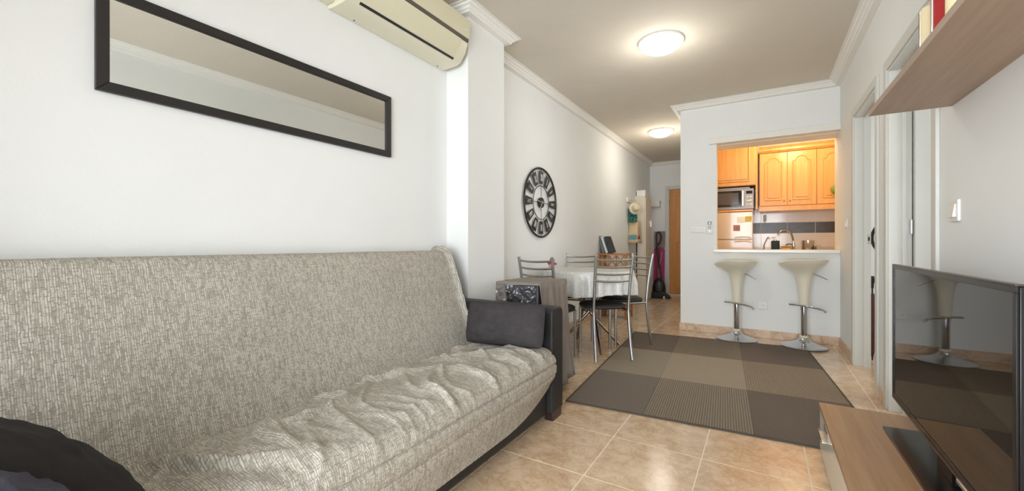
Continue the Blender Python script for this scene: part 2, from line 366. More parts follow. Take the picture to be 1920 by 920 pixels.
# cornice: one moulding per wall run
CP = [(0, 2.545), (0.042, 2.55), (0.046, 2.562), (0.055, 2.566), (0.062, 2.578), (0.078, 2.586), (0.082, 2.594), (0.1, 2.596), (0.1, ZC), (0, ZC)]
def cornice(name, pts):                       # pts along the wall; the room lies to the right of the direction of travel
    P = [Vector((p[0], p[1])) for p in pts]; mb = MB(); vs = []
    for i, p in enumerate(P):
        d0 = (P[i]-P[i-1]).normalized() if i else None; d1 = (P[i+1]-P[i]).normalized() if i < len(P)-1 else None
        nr = lambda d: Vector((d.y, -d.x))
        if d0 is None: m = nr(d1)
        elif d1 is None: m = nr(d0)
        else: a, b = nr(d0), nr(d1); m = (a+b)/(1+a.dot(b))
        vs += [(p.x+m.x*d, p.y+m.y*d, z) for d, z in CP]
    n = len(CP); fs = []
    for i in range(len(P)-1): fs += [(i*n+j, i*n+(j+1) % n, (i+1)*n+(j+1) % n, (i+1)*n+j) for j in range(n)]
    fs += [tuple(range(n)), tuple(range((len(P)-1)*n, len(P)*n))]
    o = struct(name, mb.add(vs, fs), 'plaster_trim')
cornice('trim_1', [(XL, YB), (XL, 2.219), (XP, 2.219), (XP, 2.672), (XF, 2.672), (XF, YE), (-0.821, YE), (-0.821, YK), (XR, YK), (XR, YB)])
def base(name, segs):
    mb = MB()
    for x0, x1, y0, y1 in segs: mb.box(x0, x1, y0, y1, 0.0, 0.085)
    struct(name, mb, 'stone_base', bevel=0.003)
base('baseboard_kitchen', [(-0.833, XR, YK-0.012, YK)])
base('baseboard_hall', [(-0.833, -0.821, YK, YE)])
base('baseboard_right', [(XR-0.012, XR, 4.42, YK-0.012), (XR-0.012, XR, 3.35, 3.51), (XR-0.012, XR, YB, 2.445)])
base('baseboard_left', [(XF, XF+0.012, 2.672, YE), (XP, XP+0.012, 2.219, 2.672)])
base('baseboard_end', [(XF+0.012, DX0-0.075, YE-0.012, YE)])
struct('trim_2', MB().box(-0.516, XR, 5.06, YK, 2.114, 2.18).box(OX0, 1.4, YK+0.1, 5.46, 2.114, ZC), 'plaster_trim', bevel=0.004)

# doorways in the right wall: casing, jamb, hinged leaf
def casing(y0, y1, zt):
    mb = MB(); w = 0.062
    mb.box(XR-0.014, XR, y0-w, y0, 0, zt+w).box(XR-0.014, XR, y1, y1+w, 0, zt+w).box(XR-0.014, XR, y0, y1, zt, zt+w); return mb
def jamb(y0, y1, zt): return MB().box(XR-0.004, XR+0.1, y0, y0+0.012, 0, zt).box(XR-0.004, XR+0.1, y1-0.012, y1, 0, zt).box(XR-0.004, XR+0.1, y0+0.012, y1-0.012, zt-0.012, zt)
def stop(y0, y1, zt): return MB().box(XR+0.055, XR+0.075, y1-0.024, y1-0.012, 0, zt-0.012).box(XR+0.055, XR+0.075, y0+0.012, y0+0.024, 0, zt-0.012).box(XR+0.055, XR+0.075, y0+0.024, y1-0.024, zt-0.024, zt-0.012)
for nm, (a, b) in (('door_1', D1), ('door_2', D2)):
    r = sroot(nm, (XR, (a+b)/2, 0))
    struct('casing', casing(a, b, 2.045), 'door_paint', r, world=True, bevel=0.004)
    struct('jamb', jamb(a, b, 2.045), 'door_paint', r, world=True); struct('door_stop', stop(a, b, 2.045), 'door_paint', r, world=True)
    if nm == 'door_2':
        lf = struct('door_leaf', MB().box(XR+0.104, XR+0.84, b-0.052, b-0.014, 0.008, 2.03), 'door_paint', r, world=True, bevel=0.003)
        for z in (0.25, 1.1, 1.85):
            h = obj('hinge', MB().lathe([(0.007, -0.04), (0.007, 0.04)], 10, (XR+0.094, b-0.03, z)).box(XR+0.07, XR+0.094, b-0.0145, b-0.0115, z-0.04, z+0.04), 'silver', lf)
    else:
        sp = obj('strike_plate', MB().box(XR+0.075, XR+0.098, b-0.0145, b-0.0118, 1.0, 1.075), 'silver', r, world=True, smooth=False)
        obj('strike_hole', MB().box(XR+0.081, XR+0.092, b-0.016, b-0.0145, 1.025, 1.055), 'ac_dark', sp, smooth=False)
        lf = struct('door_leaf', MB().box(XR+0.104, XR+0.84, a+0.014, a+0.052, 0.008, 2.03), 'door_paint', r, world=True, bevel=0.003)
# entrance door at the end of the hall
r = sroot('door_3', ((DX0+DX1)/2, YE, 0))
struct('casing', MB().box(DX0-0.07, DX0, YE-0.016, YE, 0, DZ+0.07).box(DX0, DX1, YE-0.016, YE, DZ, DZ+0.07), 'door_paint', r, world=True, bevel=0.004)
lf = struct('door_leaf', MB().box(DX0+0.004, DX1, YE+0.004, YE+0.045, 0.03, DZ-0.004), 'door_wood', r, world=True)
struct('threshold', MB().box(DX0, DX1, YE-0.01, YE+0.05, 0.0, 0.026), 'door_paint', r, world=True)
for z0, z1 in ((0.15, 0.92), (1.04, 1.93)):
    obj('door_panel', MB().box(DX0+0.12, DX1-0.1, YE-0.006, YE+0.006, z0, z1), 'door_wood', lf, smooth=False, bevel=0.005)
for z in (0.35, 1.06, 1.8): obj('hinge', MB().lathe([(0.008, -0.06), (0.008, 0.06)], 8, (DX0+0.002, YE-0.006, z)), 'silver', lf)

# ------------------------------------------------------------------ sofa
def fbm(x, y, z=0.0): return noise.noise(Vector((x, y, z)))
def smooth_profile(pts, n): 
    P = bez([(p[0], p[1], 0) for p in pts], 12); L = [0]
    for i in range(1, len(P)): L.append(L[-1]+(P[i]-P[i-1]).length)
    out = []
    for k in range(n):
        s = L[-1]*k/(n-1); i = max(j for j in range(len(L)) if L[j] <= s+1e-9); i = min(i, len(P)-2)
        t = (s-L[i])/max(1e-9, L[i+1]-L[i]); q = P[i].lerp(P[i+1], t); out.append((q.x, q.y, s))
    return out
sofa = thing('sofa', 'long sofa with black frame and woven grey-beige throw cover against the white wall', 'sofa', (-1.45, 1.1, 0))
S0, S1 = -0.01, 2.052
def cloth_grid(name, prof_pts, y0, y1, nu, nv, disp, m, endround=0.03):
    prof = smooth_profile(prof_pts, nv); mb = MB(); uvs = []
    for i in range(nu):
        y = y0+(y1-y0)*i/(nu-1)
        for j, (x, z, s) in enumerate(prof):
            a = prof[max(j-1, 0)]; b = prof[min(j+1, nv-1)]; tx, tz = b[0]-a[0], b[1]-a[1]; l = math.hypot(tx, tz) or 1
            nx, nz = tz/l, -tx/l
            e = min(y-y0, y1-y); k = 0 if e > endround else -(endround-math.sqrt(max(0, endround**2-(endround-e)**2)))
            d = disp(y, s, prof[-1][2])+k
            mb.v.append((x+nx*d*-1, y, z+nz*d*-1)); uvs.append((y, s))
    for i in range(nu-1):
        for j in range(nv-1): mb.f.append((i*nv+j, (i+1)*nv+j, (i+1)*nv+j+1, i*nv+j+1))
    me = bpy.data.meshes.new(name); me.from_pydata(mb.v, [], mb.f); me.materials.append(MATS[m])
    uvl = me.uv_layers.new(name='UVMap')
    for lp in me.loops: uvl.data[lp.index].uv = uvs[lp.vertex_index]
    for p in me.polygons: p.use_smooth = True
    return me
def back_disp(y, s, L):
    d = 0.004*fbm(y*3, s*3, 1)
    d += 0.006*max(0, fbm(y*2.2+s*5, s*9-y*3, 5))*max(0, 1-s/0.25)           # pulls near the crease
    if y > 1.7: d += 0.006*math.sin(s*60+y*8)*min(1, (y-1.7)/0.3)*(0.4 if s > 0.45 else 1)*0.6
    d -= 0.004*math.exp(-((s-0.17-0.02*fbm(y*2, 0, 9))/0.006)**2)            # long seam above the crease
    return d
def ridge(t, w): return math.exp(-(t/w)**2)
SEAT_LINES = [(0.60, 0.007), (0.665, 0.010), (0.73, 0.007)]
def seat_disp(y, s, L):
    d = 0.010*fbm(y*2.3, s*2.5, 3); top = max(0.0, 1-max(0, s-0.50)/0.16)
    wy = y+0.10*fbm(y*2.2, s*2.6, 7); ws = s+0.10*fbm(y*2.4+5, s*2.0, 9)
    w1 = fbm(wy*3.3-ws*1.6, ws*2.4+wy*0.5, 11); d += top*0.026*max(0, 1-abs(w1)*7.0)**1.4
    w2 = fbm(wy*6.0+ws*2.0, ws*3.4, 17); d += top*0.013*max(0, 1-abs(w2)*6)**1.3
    w3 = fbm(wy*15.0, ws*3.0, 23); d += 0.007*max(0, 1-abs(w3)*4)*ridge(s-0.48, 0.13)
    w4 = fbm(wy*4.0, ws*14.0, 29); d += 0.006*max(0, 1-abs(w4)*4)*ridge(s-0.10, 0.10)
    for ls, dep in SEAT_LINES: d -= dep*ridge(s-ls-0.008*fbm(y*1.5, ls*9, 4), 0.0065)
    return d
bp = [(-1.50, 0.345), (-1.55, 0.42), (-1.635, 0.62), (-1.70, 0.80), (-1.745, 0.915), (-1.775, 0.95), (-1.83, 0.955), (-1.868, 0.93), (-1.872, 0.80), (-1.872, 0.50)]
sp = [(-1.56, 0.33), (-1.50, 0.375), (-1.40, 0.405), (-1.25, 0.425), (-1.10, 0.428), (-1.01, 0.415), (-0.968, 0.375), (-0.958, 0.32), (-0.965, 0.25), (-0.985, 0.19), (-0.99, 0.165)]
o = obj('back_cover', None, None, sofa, me=cloth_grid('back_cover', bp, S0, S1, 260, 110, back_disp, 'sofa_cover', 0.035), world=True)
me = cloth_grid('seat_cover', sp, S0, S1+0.004, 320, 190, seat_disp, 'sofa_cover', 0.03)
for v_ in me.vertices:                                                        # the hem hangs lower towards the middle
    if v_.co.z < 0.30:
        k_ = (0.30-v_.co.z)/0.13; v_.co.z += k_*(-0.045+0.10*max(0, (v_.co.y-1.55)/0.5)**2); v_.co.x += k_*(-0.01)
o = obj('seat_cover', None, None, sofa, me=me, world=True)
obj('base', MB().box(-1.84, -1.035, S0-0.01, 2.064, 0.045, 0.33), 'sofa_black', sofa, world=True, bevel=0.01)
obj('back_frame', MB().box(-1.862, -1.80, S0+0.02, S1-0.04, 0.33, 0.9), 'sofa_black', sofa, world=True, bevel=0.01)
def sofa_arm(y0, y1):
    mb = MB(); pl = [(y0, 0.05), (y1, 0.05)]+[(y1-0.04+0.04*math.cos(a*PI/12), 0.60+0.04*math.sin(a*PI/12)) for a in range(0, 7)]+[(y0+0.04-0.04*math.sin(a*PI/12), 0.60+0.04*math.cos(a*PI/12)) for a in range(0, 7)]
    mb.prism(pl, -1.86, -1.0, 'x'); return mb
for y0, y1 in ((2.066, 2.206), (-0.165, -0.025)):
    obj('arm', sofa_arm(y0, y1), 'sofa_black', sofa, world=True, bevel=0.012, seg=3)
    for x in (-1.03, -1.80):
        yy = y0+0.02 if y0 > 1 else y0
        obj('leg', MB().box(x-0.03, x+0.022, yy, yy+0.115, 0, 0.052), 'leg_dark_wood', sofa, world=True, bevel=0.003)
def pillow(name, W, Hh, Tk, m, seed, n=44, parent=None, sag=0.0):
    mb = MB(); idx = {}
    for side in (1, -1):
        for i in range(n+1):
            for j in range(n+1):
                u = -1+2*i/n; v = -1+2*j/n
                if side == -1 and (i in (0, n) or j in (0, n)): idx[side, i, j] = idx[1, i, j]; continue
                px = u*W/2*(1-0.07*(1-v*v)*0+0.0)*(1-0.05*(1-v*v)); pz = v*Hh/2*(1-0.06*(1-u*u))
                t = Tk/2*((1-abs(u)**2.6)**0.55)*((1-abs(v)**2.6)**0.55)
                t += 0.004*(1-min(1, abs(fbm(u*1.7+v*1.2+seed, v*2.4-u, seed+2))*4))*(1-u**4)*(1-v**4)+0.009*fbm(u*2.2+seed, v*2.2, seed)*(1-u**4)*(1-v**4)+0.004*fbm(u*6, v*6+seed, 2)*(1-u**4)*(1-v**4)
                rc_ = 1-0.10*(u*u*v*v)**1.5; px *= rc_; pz *= rc_; pz -= sag*(u*u)*Hh
                idx[side, i, j] = len(mb.v); mb.v.append((px, -side*t, pz))
        for i in range(n):
            for j in range(n): mb.f.append((idx[side, i, j], idx[side, i+1, j], idx[side, i+1, j+1], idx[side, i, j+1]))
    return obj(name, mb, m, parent)
def rot3(o, loc, e): o.location = loc; o.rotation_euler = e
c = pillow('cushion', 0.50, 0.25, 0.15, 'cushion_black', 3.3)
rot3(c, (-1.225, 1.915, 0.556), (math.radians(-14), math.radians(-1), math.radians(6)))
tag(c, 'black fabric cushion leaning on the sofa arm by the grey covered box', 'cushion')

# ------------------------------------------------------------------ mirror, air conditioner
def frame_rect(x0, x1, z0, z1, w, d):          # picture frame, four mitred bars
    mb = MB(); O = [(x0, z0), (x1, z0), (x1, z1), (x0, z1)]; I = [(x0+w, z0+w), (x1-w, z0+w), (x1-w, z1-w), (x0+w, z1-w)]
    for i in range(4):
        j = (i+1) % 4; q = [O[i], O[j], I[j], I[i]]; mb.prism(q, -d, 0, 'y')
    return mb
m = thing('wall_mirror', 'long narrow mirror in a plain black frame hung on the wall above the sofa', 'mirror', (XL+0.001, 1.065, 1.69), PI/2)
obj('frame', frame_rect(-0.63, 0.63, -0.178, 0.178, 0.034, 0.02), 'frame_black', m, smooth=False, bevel=0.002)
obj('mirror_glass', MB().box(-0.598, 0.598, -0.010, -0.004, -0.146, 0.146), 'mirror_glass', m, smooth=False)
ac = thing('air_conditioner', 'cream wall-mounted split air conditioner below the ceiling cornice', 'air conditioner', (XL+0.001, 1.73, 2.2), PI/2)
pf = [(0, 0), (0.04, -0.003), (0.135, 0.0), (0.165, 0.015), (0.205, 0.068), (0.232, 0.15), (0.246, 0.23), (0.245, 0.272), (0.225, 0.288), (0, 0.288)]
obj('body', MB().prism([(-d, z) for d, z in pf], -0.44, 0.44, 'x'), 'ac_plastic', ac, bevel=0.006)
fp = [(0.2365, 0.152), (0.2505, 0.23), (0.2495, 0.27), (0.24, 0.27), (0.235, 0.23), (0.222, 0.152)]
obj('front_panel', MB().prism([(-d, z) for d, z in fp], -0.437, 0.432, 'x'), 'ac_panel', ac, bevel=0.002)
obj('panel_gap', MB().prism([(-0.2315, 0.130), (-0.2360, 0.150), (-0.22, 0.150), (-0.22, 0.130)], -0.437, 0.432, 'x'), 'ac_gap', ac, smooth=False)
lv = [(0.172, 0.026), (0.206, 0.071), (0.2285, 0.128), (0.224, 0.129), (0.199, 0.074), (0.166, 0.030)]
obj('louver', MB().prism([(-d-0.002, z) for d, z in lv], -0.37, 0.36, 'x'), 'ac_panel', ac)
obj('outlet_slot', MB().prism([(-0.158, 0.0085), (-0.170, 0.0165), (-0.164, 0.024), (-0.150, 0.016)], -0.37, 0.36, 'x'), 'ac_dark', ac, smooth=False)
obj('indicator_light', MB().box(0.38, 0.40, -0.2485, -0.245, 0.185, 0.2), 'plastic_white', ac, bevel=0.003)
for x in (-0.30, 0.36): obj('screw_cap', MB().box(x-0.004, x+0.004, -0.030, -0.024, -0.0045, -0.001), 'ac_dark', ac, smooth=False)
t = obj('pipe_duct', MB().box(XL, XL+0.062, YB, 1.288, 2.215, 2.275), 'ac_plastic', bevel=0.006)
tag(t, 'cream plastic pipe duct running along the wall into the air conditioner', 'duct')

# ------------------------------------------------------------------ ceiling lamps
def ceiling_lamp(name, loc, glow, label, group=None):
    t = thing(name, label, 'lamp', loc, 0.0, group)
    obj('base_plate', MB().lathe([(0.165, -0.018), (0.172, -0.012), (0.172, 0.0)], 48), 'plastic_white', t)
    obj('glass_shade', MB().lathe([(0.012, -0.088), (0.06, -0.083), (0.105, -0.068), (0.138, -0.046), (0.155, -0.024), (0.158, -0.016)], 48), glow, t)
    for a in (50, 170, 290):
        a = math.radians(a); ca, sa = math.cos(a), math.sin(a)
        obj('clip', MB().tube([(0.172*ca, 0.172*sa, -0.008), (0.168*ca, 0.168*sa, -0.024), (0.150*ca, 0.150*sa, -0.040), (0.138*ca, 0.138*sa, -0.05)], 0.0035, 6), 'silver', t)
    return t
ceiling_lamp('ceiling_lamp', (-0.69, 3.38, ZC), 'lamp_glow', 'round frosted ceiling lamp glowing over the living room rug')
ceiling_lamp('ceiling_lamp', (-1.235, 6.05, ZC), 'lamp_glow', 'round frosted ceiling lamp glowing in the hallway')
ceiling_lamp('ceiling_lamp', (0.35, 6.0, ZC), 'kitchen_lamp_glow', 'warm ceiling lamp inside the kitchen')
def point(loc, power, col, r=0.14):
    l = bpy.data.lights.new('lamp_bulb', 'POINT'); l.energy = power; l.color = col; l.shadow_soft_size = r
    o = bpy.data.objects.new('lamp_bulb', l); C.objects.link(o); o.location = loc
point((-0.69, 3.38, ZC-0.30), 4.5, (1.0, 0.97, 0.90)); point((-1.235, 6.05, ZC-0.30), 5, (1.0, 0.88, 0.74)); point((0.35, 6.0, ZC-0.25), 13, (1.0, 0.78, 0.50))

# ------------------------------------------------------------------ rug
rug = thing('rug', 'flat woven rug of nine brown and taupe squares on the tiled floor', 'rug', (-1.07, 2.39, 0.0), math.radians(4.2))
cx = [0.012, 0.475, 1.035, 1.588]; cy = [0.012, 0.745, 1.54, 2.288]
RM = [['rug_dark_across', 'rug_mid_along', 'rug_dark_brown'], ['rug_mid_fine', 'rug_light', 'rug_mid_brown'], ['rug_dark_brown', 'rug_taupe', 'rug_dark_brown']]
for r_ in range(3):
    for c_ in range(3):
        w_, h_ = cx[c_+1]-cx[c_], cy[r_+1]-cy[r_]
        obj('rug_square', MB().box(0.0005, w_-0.0005, 0.0005, h_-0.0005, 0.0005, 0.0075), RM[r_][c_], rug, smooth=False, loc=(cx[c_], cy[r_], 0))
obj('binding', MB().box(0, 1.6, 0, 0.012, 0.0005, 0.009).box(0, 1.6, 2.288, 2.3, 0.0005, 0.009).box(0, 0.012, 0.012, 2.288, 0.0005, 0.009).box(1.588, 1.6, 0.012, 2.288, 0.0005, 0.009), 'rug_binding', rug, smooth=False, bevel=0.002)
RZ = 0.008

# ------------------------------------------------------------------ television unit, television, shelf
st = thing('tv_stand', 'low television bench with oak laminate top and white drawer fronts', 'tv stand', (0.44, 1.7, 0))
X0, X1, Y0, Y1 = 0.236, 0.628, 0.75, 2.485
obj('top_board', MB().box(X0-0.004, X1, Y0-0.01, Y1+0.004, 0.208, 0.228), 'laminate_oak', st, world=True, bevel=0.0015)
obj('carcass', MB().box(X0+0.018, X1, Y0, Y1, 0.004, 0.208), 'stand_white', st, world=True, smooth=False)
for a, b, hy in ((Y0+0.002, (Y0+Y1)/2-0.0015, 1.0), ((Y0+Y1)/2+0.0015, Y1-0.002, 2.235)):
    d = obj('drawer', MB().box(X0, X0+0.016, a, b, 0.006, 0.205), 'stand_white', st, world=True, bevel=0.0015)
    obj('handle', MB().box(X0-0.003, X0, hy-0.065, hy+0.065, 0.155, 0.197).box(X0-0.024, X0-0.003, hy-0.065, hy+0.065, 0.155, 0.159).box(X0-0.024, X0-0.021, hy-0.065, hy+0.065, 0.150, 0.168), 'silver', d, bevel=0.001)
    obj('handle_hole', MB().lathe([(0.005, 0), (0.005, 0.002)], 10), 'ac_dark', d).matrix_local = Matrix.Translation((X0-0.003, hy-0.02, 0.186)) @ Matrix.Rotation(-PI/2, 4, 'Y')
tv = thing('television', 'flat black television standing on the low oak bench', 'television', (0.5, 1.93, 0.228))
TA, TB, TZ0, TZ1 = Vector((0.486, 1.37, 0)), Vector((0.503, 2.476, 0)), 0.313, 0.905
dirv = (TB-TA).normalized(); nrm = Vector((-dirv.y, dirv.x, 0)); LTV = (TB-TA).length; rz = math.atan2(dirv.y, dirv.x)
def tvobj(name, mb, m, parent=tv, **kw):       # local: x along the set from the near end, -y... +y towards the room, z up
    o = obj(name, mb, m, parent, **kw); o.location = TA-Vector(tv.location); o.rotation_euler = (0, 0, rz); return o
sh = tvobj('housing', MB().box(0, LTV, -0.012, -0.001, TZ0, TZ1).box(0.1, LTV-0.1, -0.05, -0.012, TZ0+0.05, TZ1-0.15), 'tv_black', bevel=0.003)
tvobj('screen', MB().box(0.016, LTV-0.016, -0.001, 0.001, TZ0+0.02, TZ1-0.016), 'tv_screen', smooth=False)
tvobj('bezel', MB().box(0, LTV, -0.001, 0.004, TZ1-0.016, TZ1).box(0, LTV, -0.001, 0.004, TZ0, TZ0+0.02).box(0, 0.016, -0.001, 0.004, TZ0+0.02, TZ1-0.016).box(LTV-0.016, LTV, -0.001, 0.004, TZ0+0.02, TZ1-0.016), 'tv_black', bevel=0.001)
tvobj('trim_strip', MB().box(0, LTV, -0.012, 0.0045, TZ1, TZ1+0.005).box(0, LTV, -0.012, 0.0045, TZ0-0.005, TZ0).box(LTV, LTV+0.005, -0.012, 0.0045, TZ0-0.005, TZ1+0.005), 'tv_bezel', smooth=False, bevel=0.001)
tvobj('badge', MB().box(0.16, 0.34, -0.004, 0.008, TZ0-0.014, TZ0-0.0005), 'silver', bevel=0.003)
tvobj('neck', MB().box(0.45, 0.60, -0.045, -0.015, 0.236, TZ0+0.1), 'tv_black', bevel=0.004)
obj('base_plate', MB().prism([(0.428, 2.278), (0.60, 2.298), (0.60, 1.56), (0.428, 1.56)], 0.2285, 0.2375, 'z'), 'tv_black', tv, world=True, bevel=0.002)
sf = obj('wall_shelf', MB().box(0.389, XR-0.0005, 0.7, 2.315, 1.55, 1.574), 'laminate_shelf', bevel=0.001, smooth=False)
tag(sf, 'oak laminate shelf board fixed to the wall over the television', 'shelf')
SZ = 1.574
def candle(loc, r, h, m, label, wrap=True):
    t = thing('candle', label, 'candle', loc)
    obj('wax', MB().lathe([(r*0.96, 0), (r, 0.006), (r, h-0.008), (r*0.9, h), (r*0.3, h-0.004), (0.003, h-0.005)], 28), m, t)
    obj('wick', MB().tube([(0, 0, h-0.006), (0.001, 0, h+0.008)], 0.0012, 6), 'ac_dark', t)
    if wrap:
        def f(u, v):
            a = 2*PI*u; hh = h+0.055; z = 0.001+v*hh
            rr = r*1.06 if z < h else r*1.06*(1-0.85*min(1, (z-h)/0.03)) if z < h+0.03 else r*(0.16+0.8*(z-h-0.03)/0.025)
            rr *= 1+0.03*math.sin(9*a+3*v)*(0.3+v)
            return (rr*math.cos(a), rr*math.sin(a), z)
        obj('cellophane_wrap', MB().grid(40, 26, f, True), 'cellophane', t)
        obj('ribbon', MB().tube([(0.009*math.cos(a), 0.009*math.sin(a), h+0.03) for a in [i*PI/6 for i in range(12)]], 0.003, 6, True).tube([(0.008, 0, h+0.03), (0.02, -0.012, h+0.04), (0.032, -0.012, h+0.03), (0.012, -0.003, h+0.029)], 0.0025, 6).tube([(-0.006, 0, h+0.03), (-0.02, -0.014, h+0.038), (-0.034, -0.016, h+0.026)], 0.0025, 6), 'ribbon', t)
    return t
candle((0.452, 1.78, SZ+0.0005), 0.029, 0.165, 'candle_cream', 'cream pillar candle wrapped in cellophane at the end of the shelf row')
candle((0.455, 1.675, SZ+0.0005), 0.031, 0.26, 'candle_red', 'red pillar candle wrapped in cellophane between two cream candles')
candle((0.450, 1.562, SZ+0.0005), 0.028, 0.20, 'candle_cream', 'cream pillar candle beside the red one, farther from the shelf end', False)
def switch(name, label, loc, rotz, w=0.08, h=0.085, keys=1):
    t = thing(name, label, 'switch', loc, rotz)
    obj('plate', MB().box(-w/2, w/2, -0.01, 0, -h/2, h/2), 'plastic_white', t, bevel=0.004)
    for i in range(keys):
        kw = (w-0.03)/keys; a = -w/2+0.012+i*(kw+0.006)
        kx = min(kw, 0.055)
        mb = MB().add([(a, -0.010, -h*0.3), (a+kx, -0.010, -h*0.3), (a+kx, -0.010, h*0.3), (a, -0.010, h*0.3), (a, -0.020, -h*0.3), (a+kx, -0.020, -h*0.3), (a+kx, -0.013, h*0.3), (a, -0.013, h*0.3)], [(0,3,2,1),(4,5,6,7),(0,1,5,4),(1,2,6,5),(2,3,7,6),(3,0,4,7)])
        obj('rocker', mb, 'plastic_white', t, smooth=False, bevel=0.001)
    return t
switch('light_switch', 'white light switch on the wall above the television', (XR, 2.268, 1.13), -PI/2)
switch('light_switch', 'white light switch beside the kitchen opening on the door side', (XR, 4.70, 1.18), -PI/2)
switch('light_switch', 'wide white double switch on the wall left of the wall remote', (-0.632, YK, 1.165), 0, 0.16, 0.075, 2)
rc = thing('remote_control', 'slim white air conditioner remote in a wall holder beside the double switch', 'remote', (-0.511, YK, 1.185))
obj('holder', MB().box(-0.026, 0.026, -0.022, 0, -0.07, 0.0), 'plastic_white', rc, bevel=0.003)
bd = obj('body', MB().box(-0.021, 0.021, -0.026, -0.006, -0.06, 0.075), 'plastic_white', rc, bevel=0.004)
obj('display', MB().box(-0.018, 0.018, -0.0275, -0.0255, 0.03, 0.068), 'lcd_dark', bd, smooth=False)
obj('display_window', MB().box(-0.008, 0.008, -0.0285, -0.0275, 0.038, 0.060), 'plastic_white', bd, smooth=False)
for i in range(3):
    for j in range(2): obj('button', MB().box(-0.014+j*0.016, -0.002+j*0.016, -0.0275, -0.0255, 0.008-i*0.014, 0.018-i*0.014), 'plastic_grey', bd, smooth=False)
sk = thing('wall_socket', 'white wall socket low on the kitchen wall between the stools', 'socket', (-0.002, YK, 0.348))
obj('plate', MB().box(-0.042, 0.042, -0.01, 0, -0.042, 0.042), 'plastic_white', sk, bevel=0.004)
q = obj('recess', MB().lathe([(0.022, 0), (0.022, 0.004), (0.018, 0.004), (0.017, 0.001)], 24), 'plastic_white', sk); q.rotation_euler = (PI/2, 0, 0); q.location = (0, -0.010, 0)
for x in (-0.0095, 0.0095):
    q = obj('pin_hole', MB().lathe([(0.003, 0), (0.003, 0.002)], 10), 'ac_dark', sk); q.rotation_euler = (PI/2, 0, 0); q.location = (x, -0.0105, 0)

# ------------------------------------------------------------------ bar stools
def make_stool(label, loc, dz):
    t = thing('bar_stool', label, 'stool', loc, 0.0, 'bar stools at the kitchen counter')
    obj('base', MB().lathe([(0.193, 0), (0.195, 0.004), (0.190, 0.009), (0.15, 0.018), (0.10, 0.032), (0.06, 0.052), (0.042, 0.075), (0.036, 0.088)], 56), 'chrome', t)
    obj('base_collar', MB().lathe([(0.037, 0.086), (0.037, 0.103), (0.030, 0.105)], 28), 'stool_cream', t)
    obj('column', MB().lathe([(0.027, 0.10), (0.027, 0.33+dz), (0.030, 0.332+dz), (0.030, 0.385+dz)], 28), 'chrome', t)
    # hoop footrest through the collar
    hp = bez([(-0.115, 0.045, 0.372+dz), (-0.06, 0.012, 0.374+dz), (0.0, -0.034, 0.372+dz), (0.075, -0.062, 0.366+dz), (0.13, -0.10, 0.356+dz), (0.152, -0.13, 0.345+dz)], 8)
    fr = obj('footrest', MB().tube(hp, 0.0095, 10), 'chrome', t)
    obj('end_cap', MB().lathe([(0.004, -0.011), (0.011, -0.005), (0.011, 0.005), (0.004, 0.011)], 14, (0.153, -0.132, 0.344+dz)), 'chrome', fr)
    prof = [(0.040, 0.382), (0.045, 0.49), (0.053, 0.592), (0.062, 0.638), (0.074, 0.672), (0.094, 0.700), (0.118, 0.721), (0.148, 0.743), (0.178, 0.766), (0.197, 0.788), (0.205, 0.803), (0.203, 0.808), (0.190, 0.803), (0.166, 0.788), (0.13, 0.772), (0.09, 0.761), (0.04, 0.756), (0.004, 0.755)]
    mb = MB(); n = 56
    def ring(j):
        r, z = prof[j]; out = []
        f = max(0.0, min(1.0, (z-0.66)/0.14))
        for i in range(n):
            a = 2*PI*i/n; ca = math.cos(a); sa = math.sin(a)
            lift = 0.016-0.044*max(0, -ca)**3-0.006*max(0, ca)**6
            rr = r*(1+f*(0.03*max(0, -ca)**2-0.06*max(0, ca)**2))
            zz = z+f*lift*(r/0.2 if j > 10 else 1)+dz
            out.append((rr*ca, rr*sa, zz))
        return out
    vs = []; fs = []
    for j in range(len(prof)): vs += ring(j)
    for j in range(len(prof)-1):
        for i in range(n): fs.append((j*n+i, j*n+(i+1) % n, (j+1)*n+(i+1) % n, (j+1)*n+i))
    fs += [tuple(range(n-1, -1, -1)), tuple(range((len(prof)-1)*n, len(prof)*n))]
    obj('seat_shell', mb.add(vs, fs), 'stool_cream', t)
    obj('lever', MB().tube([(0.06, -0.03, 0.690+dz), (0.13, -0.05, 0.660+dz), (0.175, -0.062, 0.635+dz)], 0.0045, 8), 'steel_tube', t)
    return t
make_stool('cream moulded bar stool on chrome pedestal standing next to the wall socket', (-0.235, 4.885, 0.0095), 0.0)
make_stool('cream moulded bar stool on chrome pedestal standing beside the door side wall', (0.338, 4.865, 0.0095), 0.02)

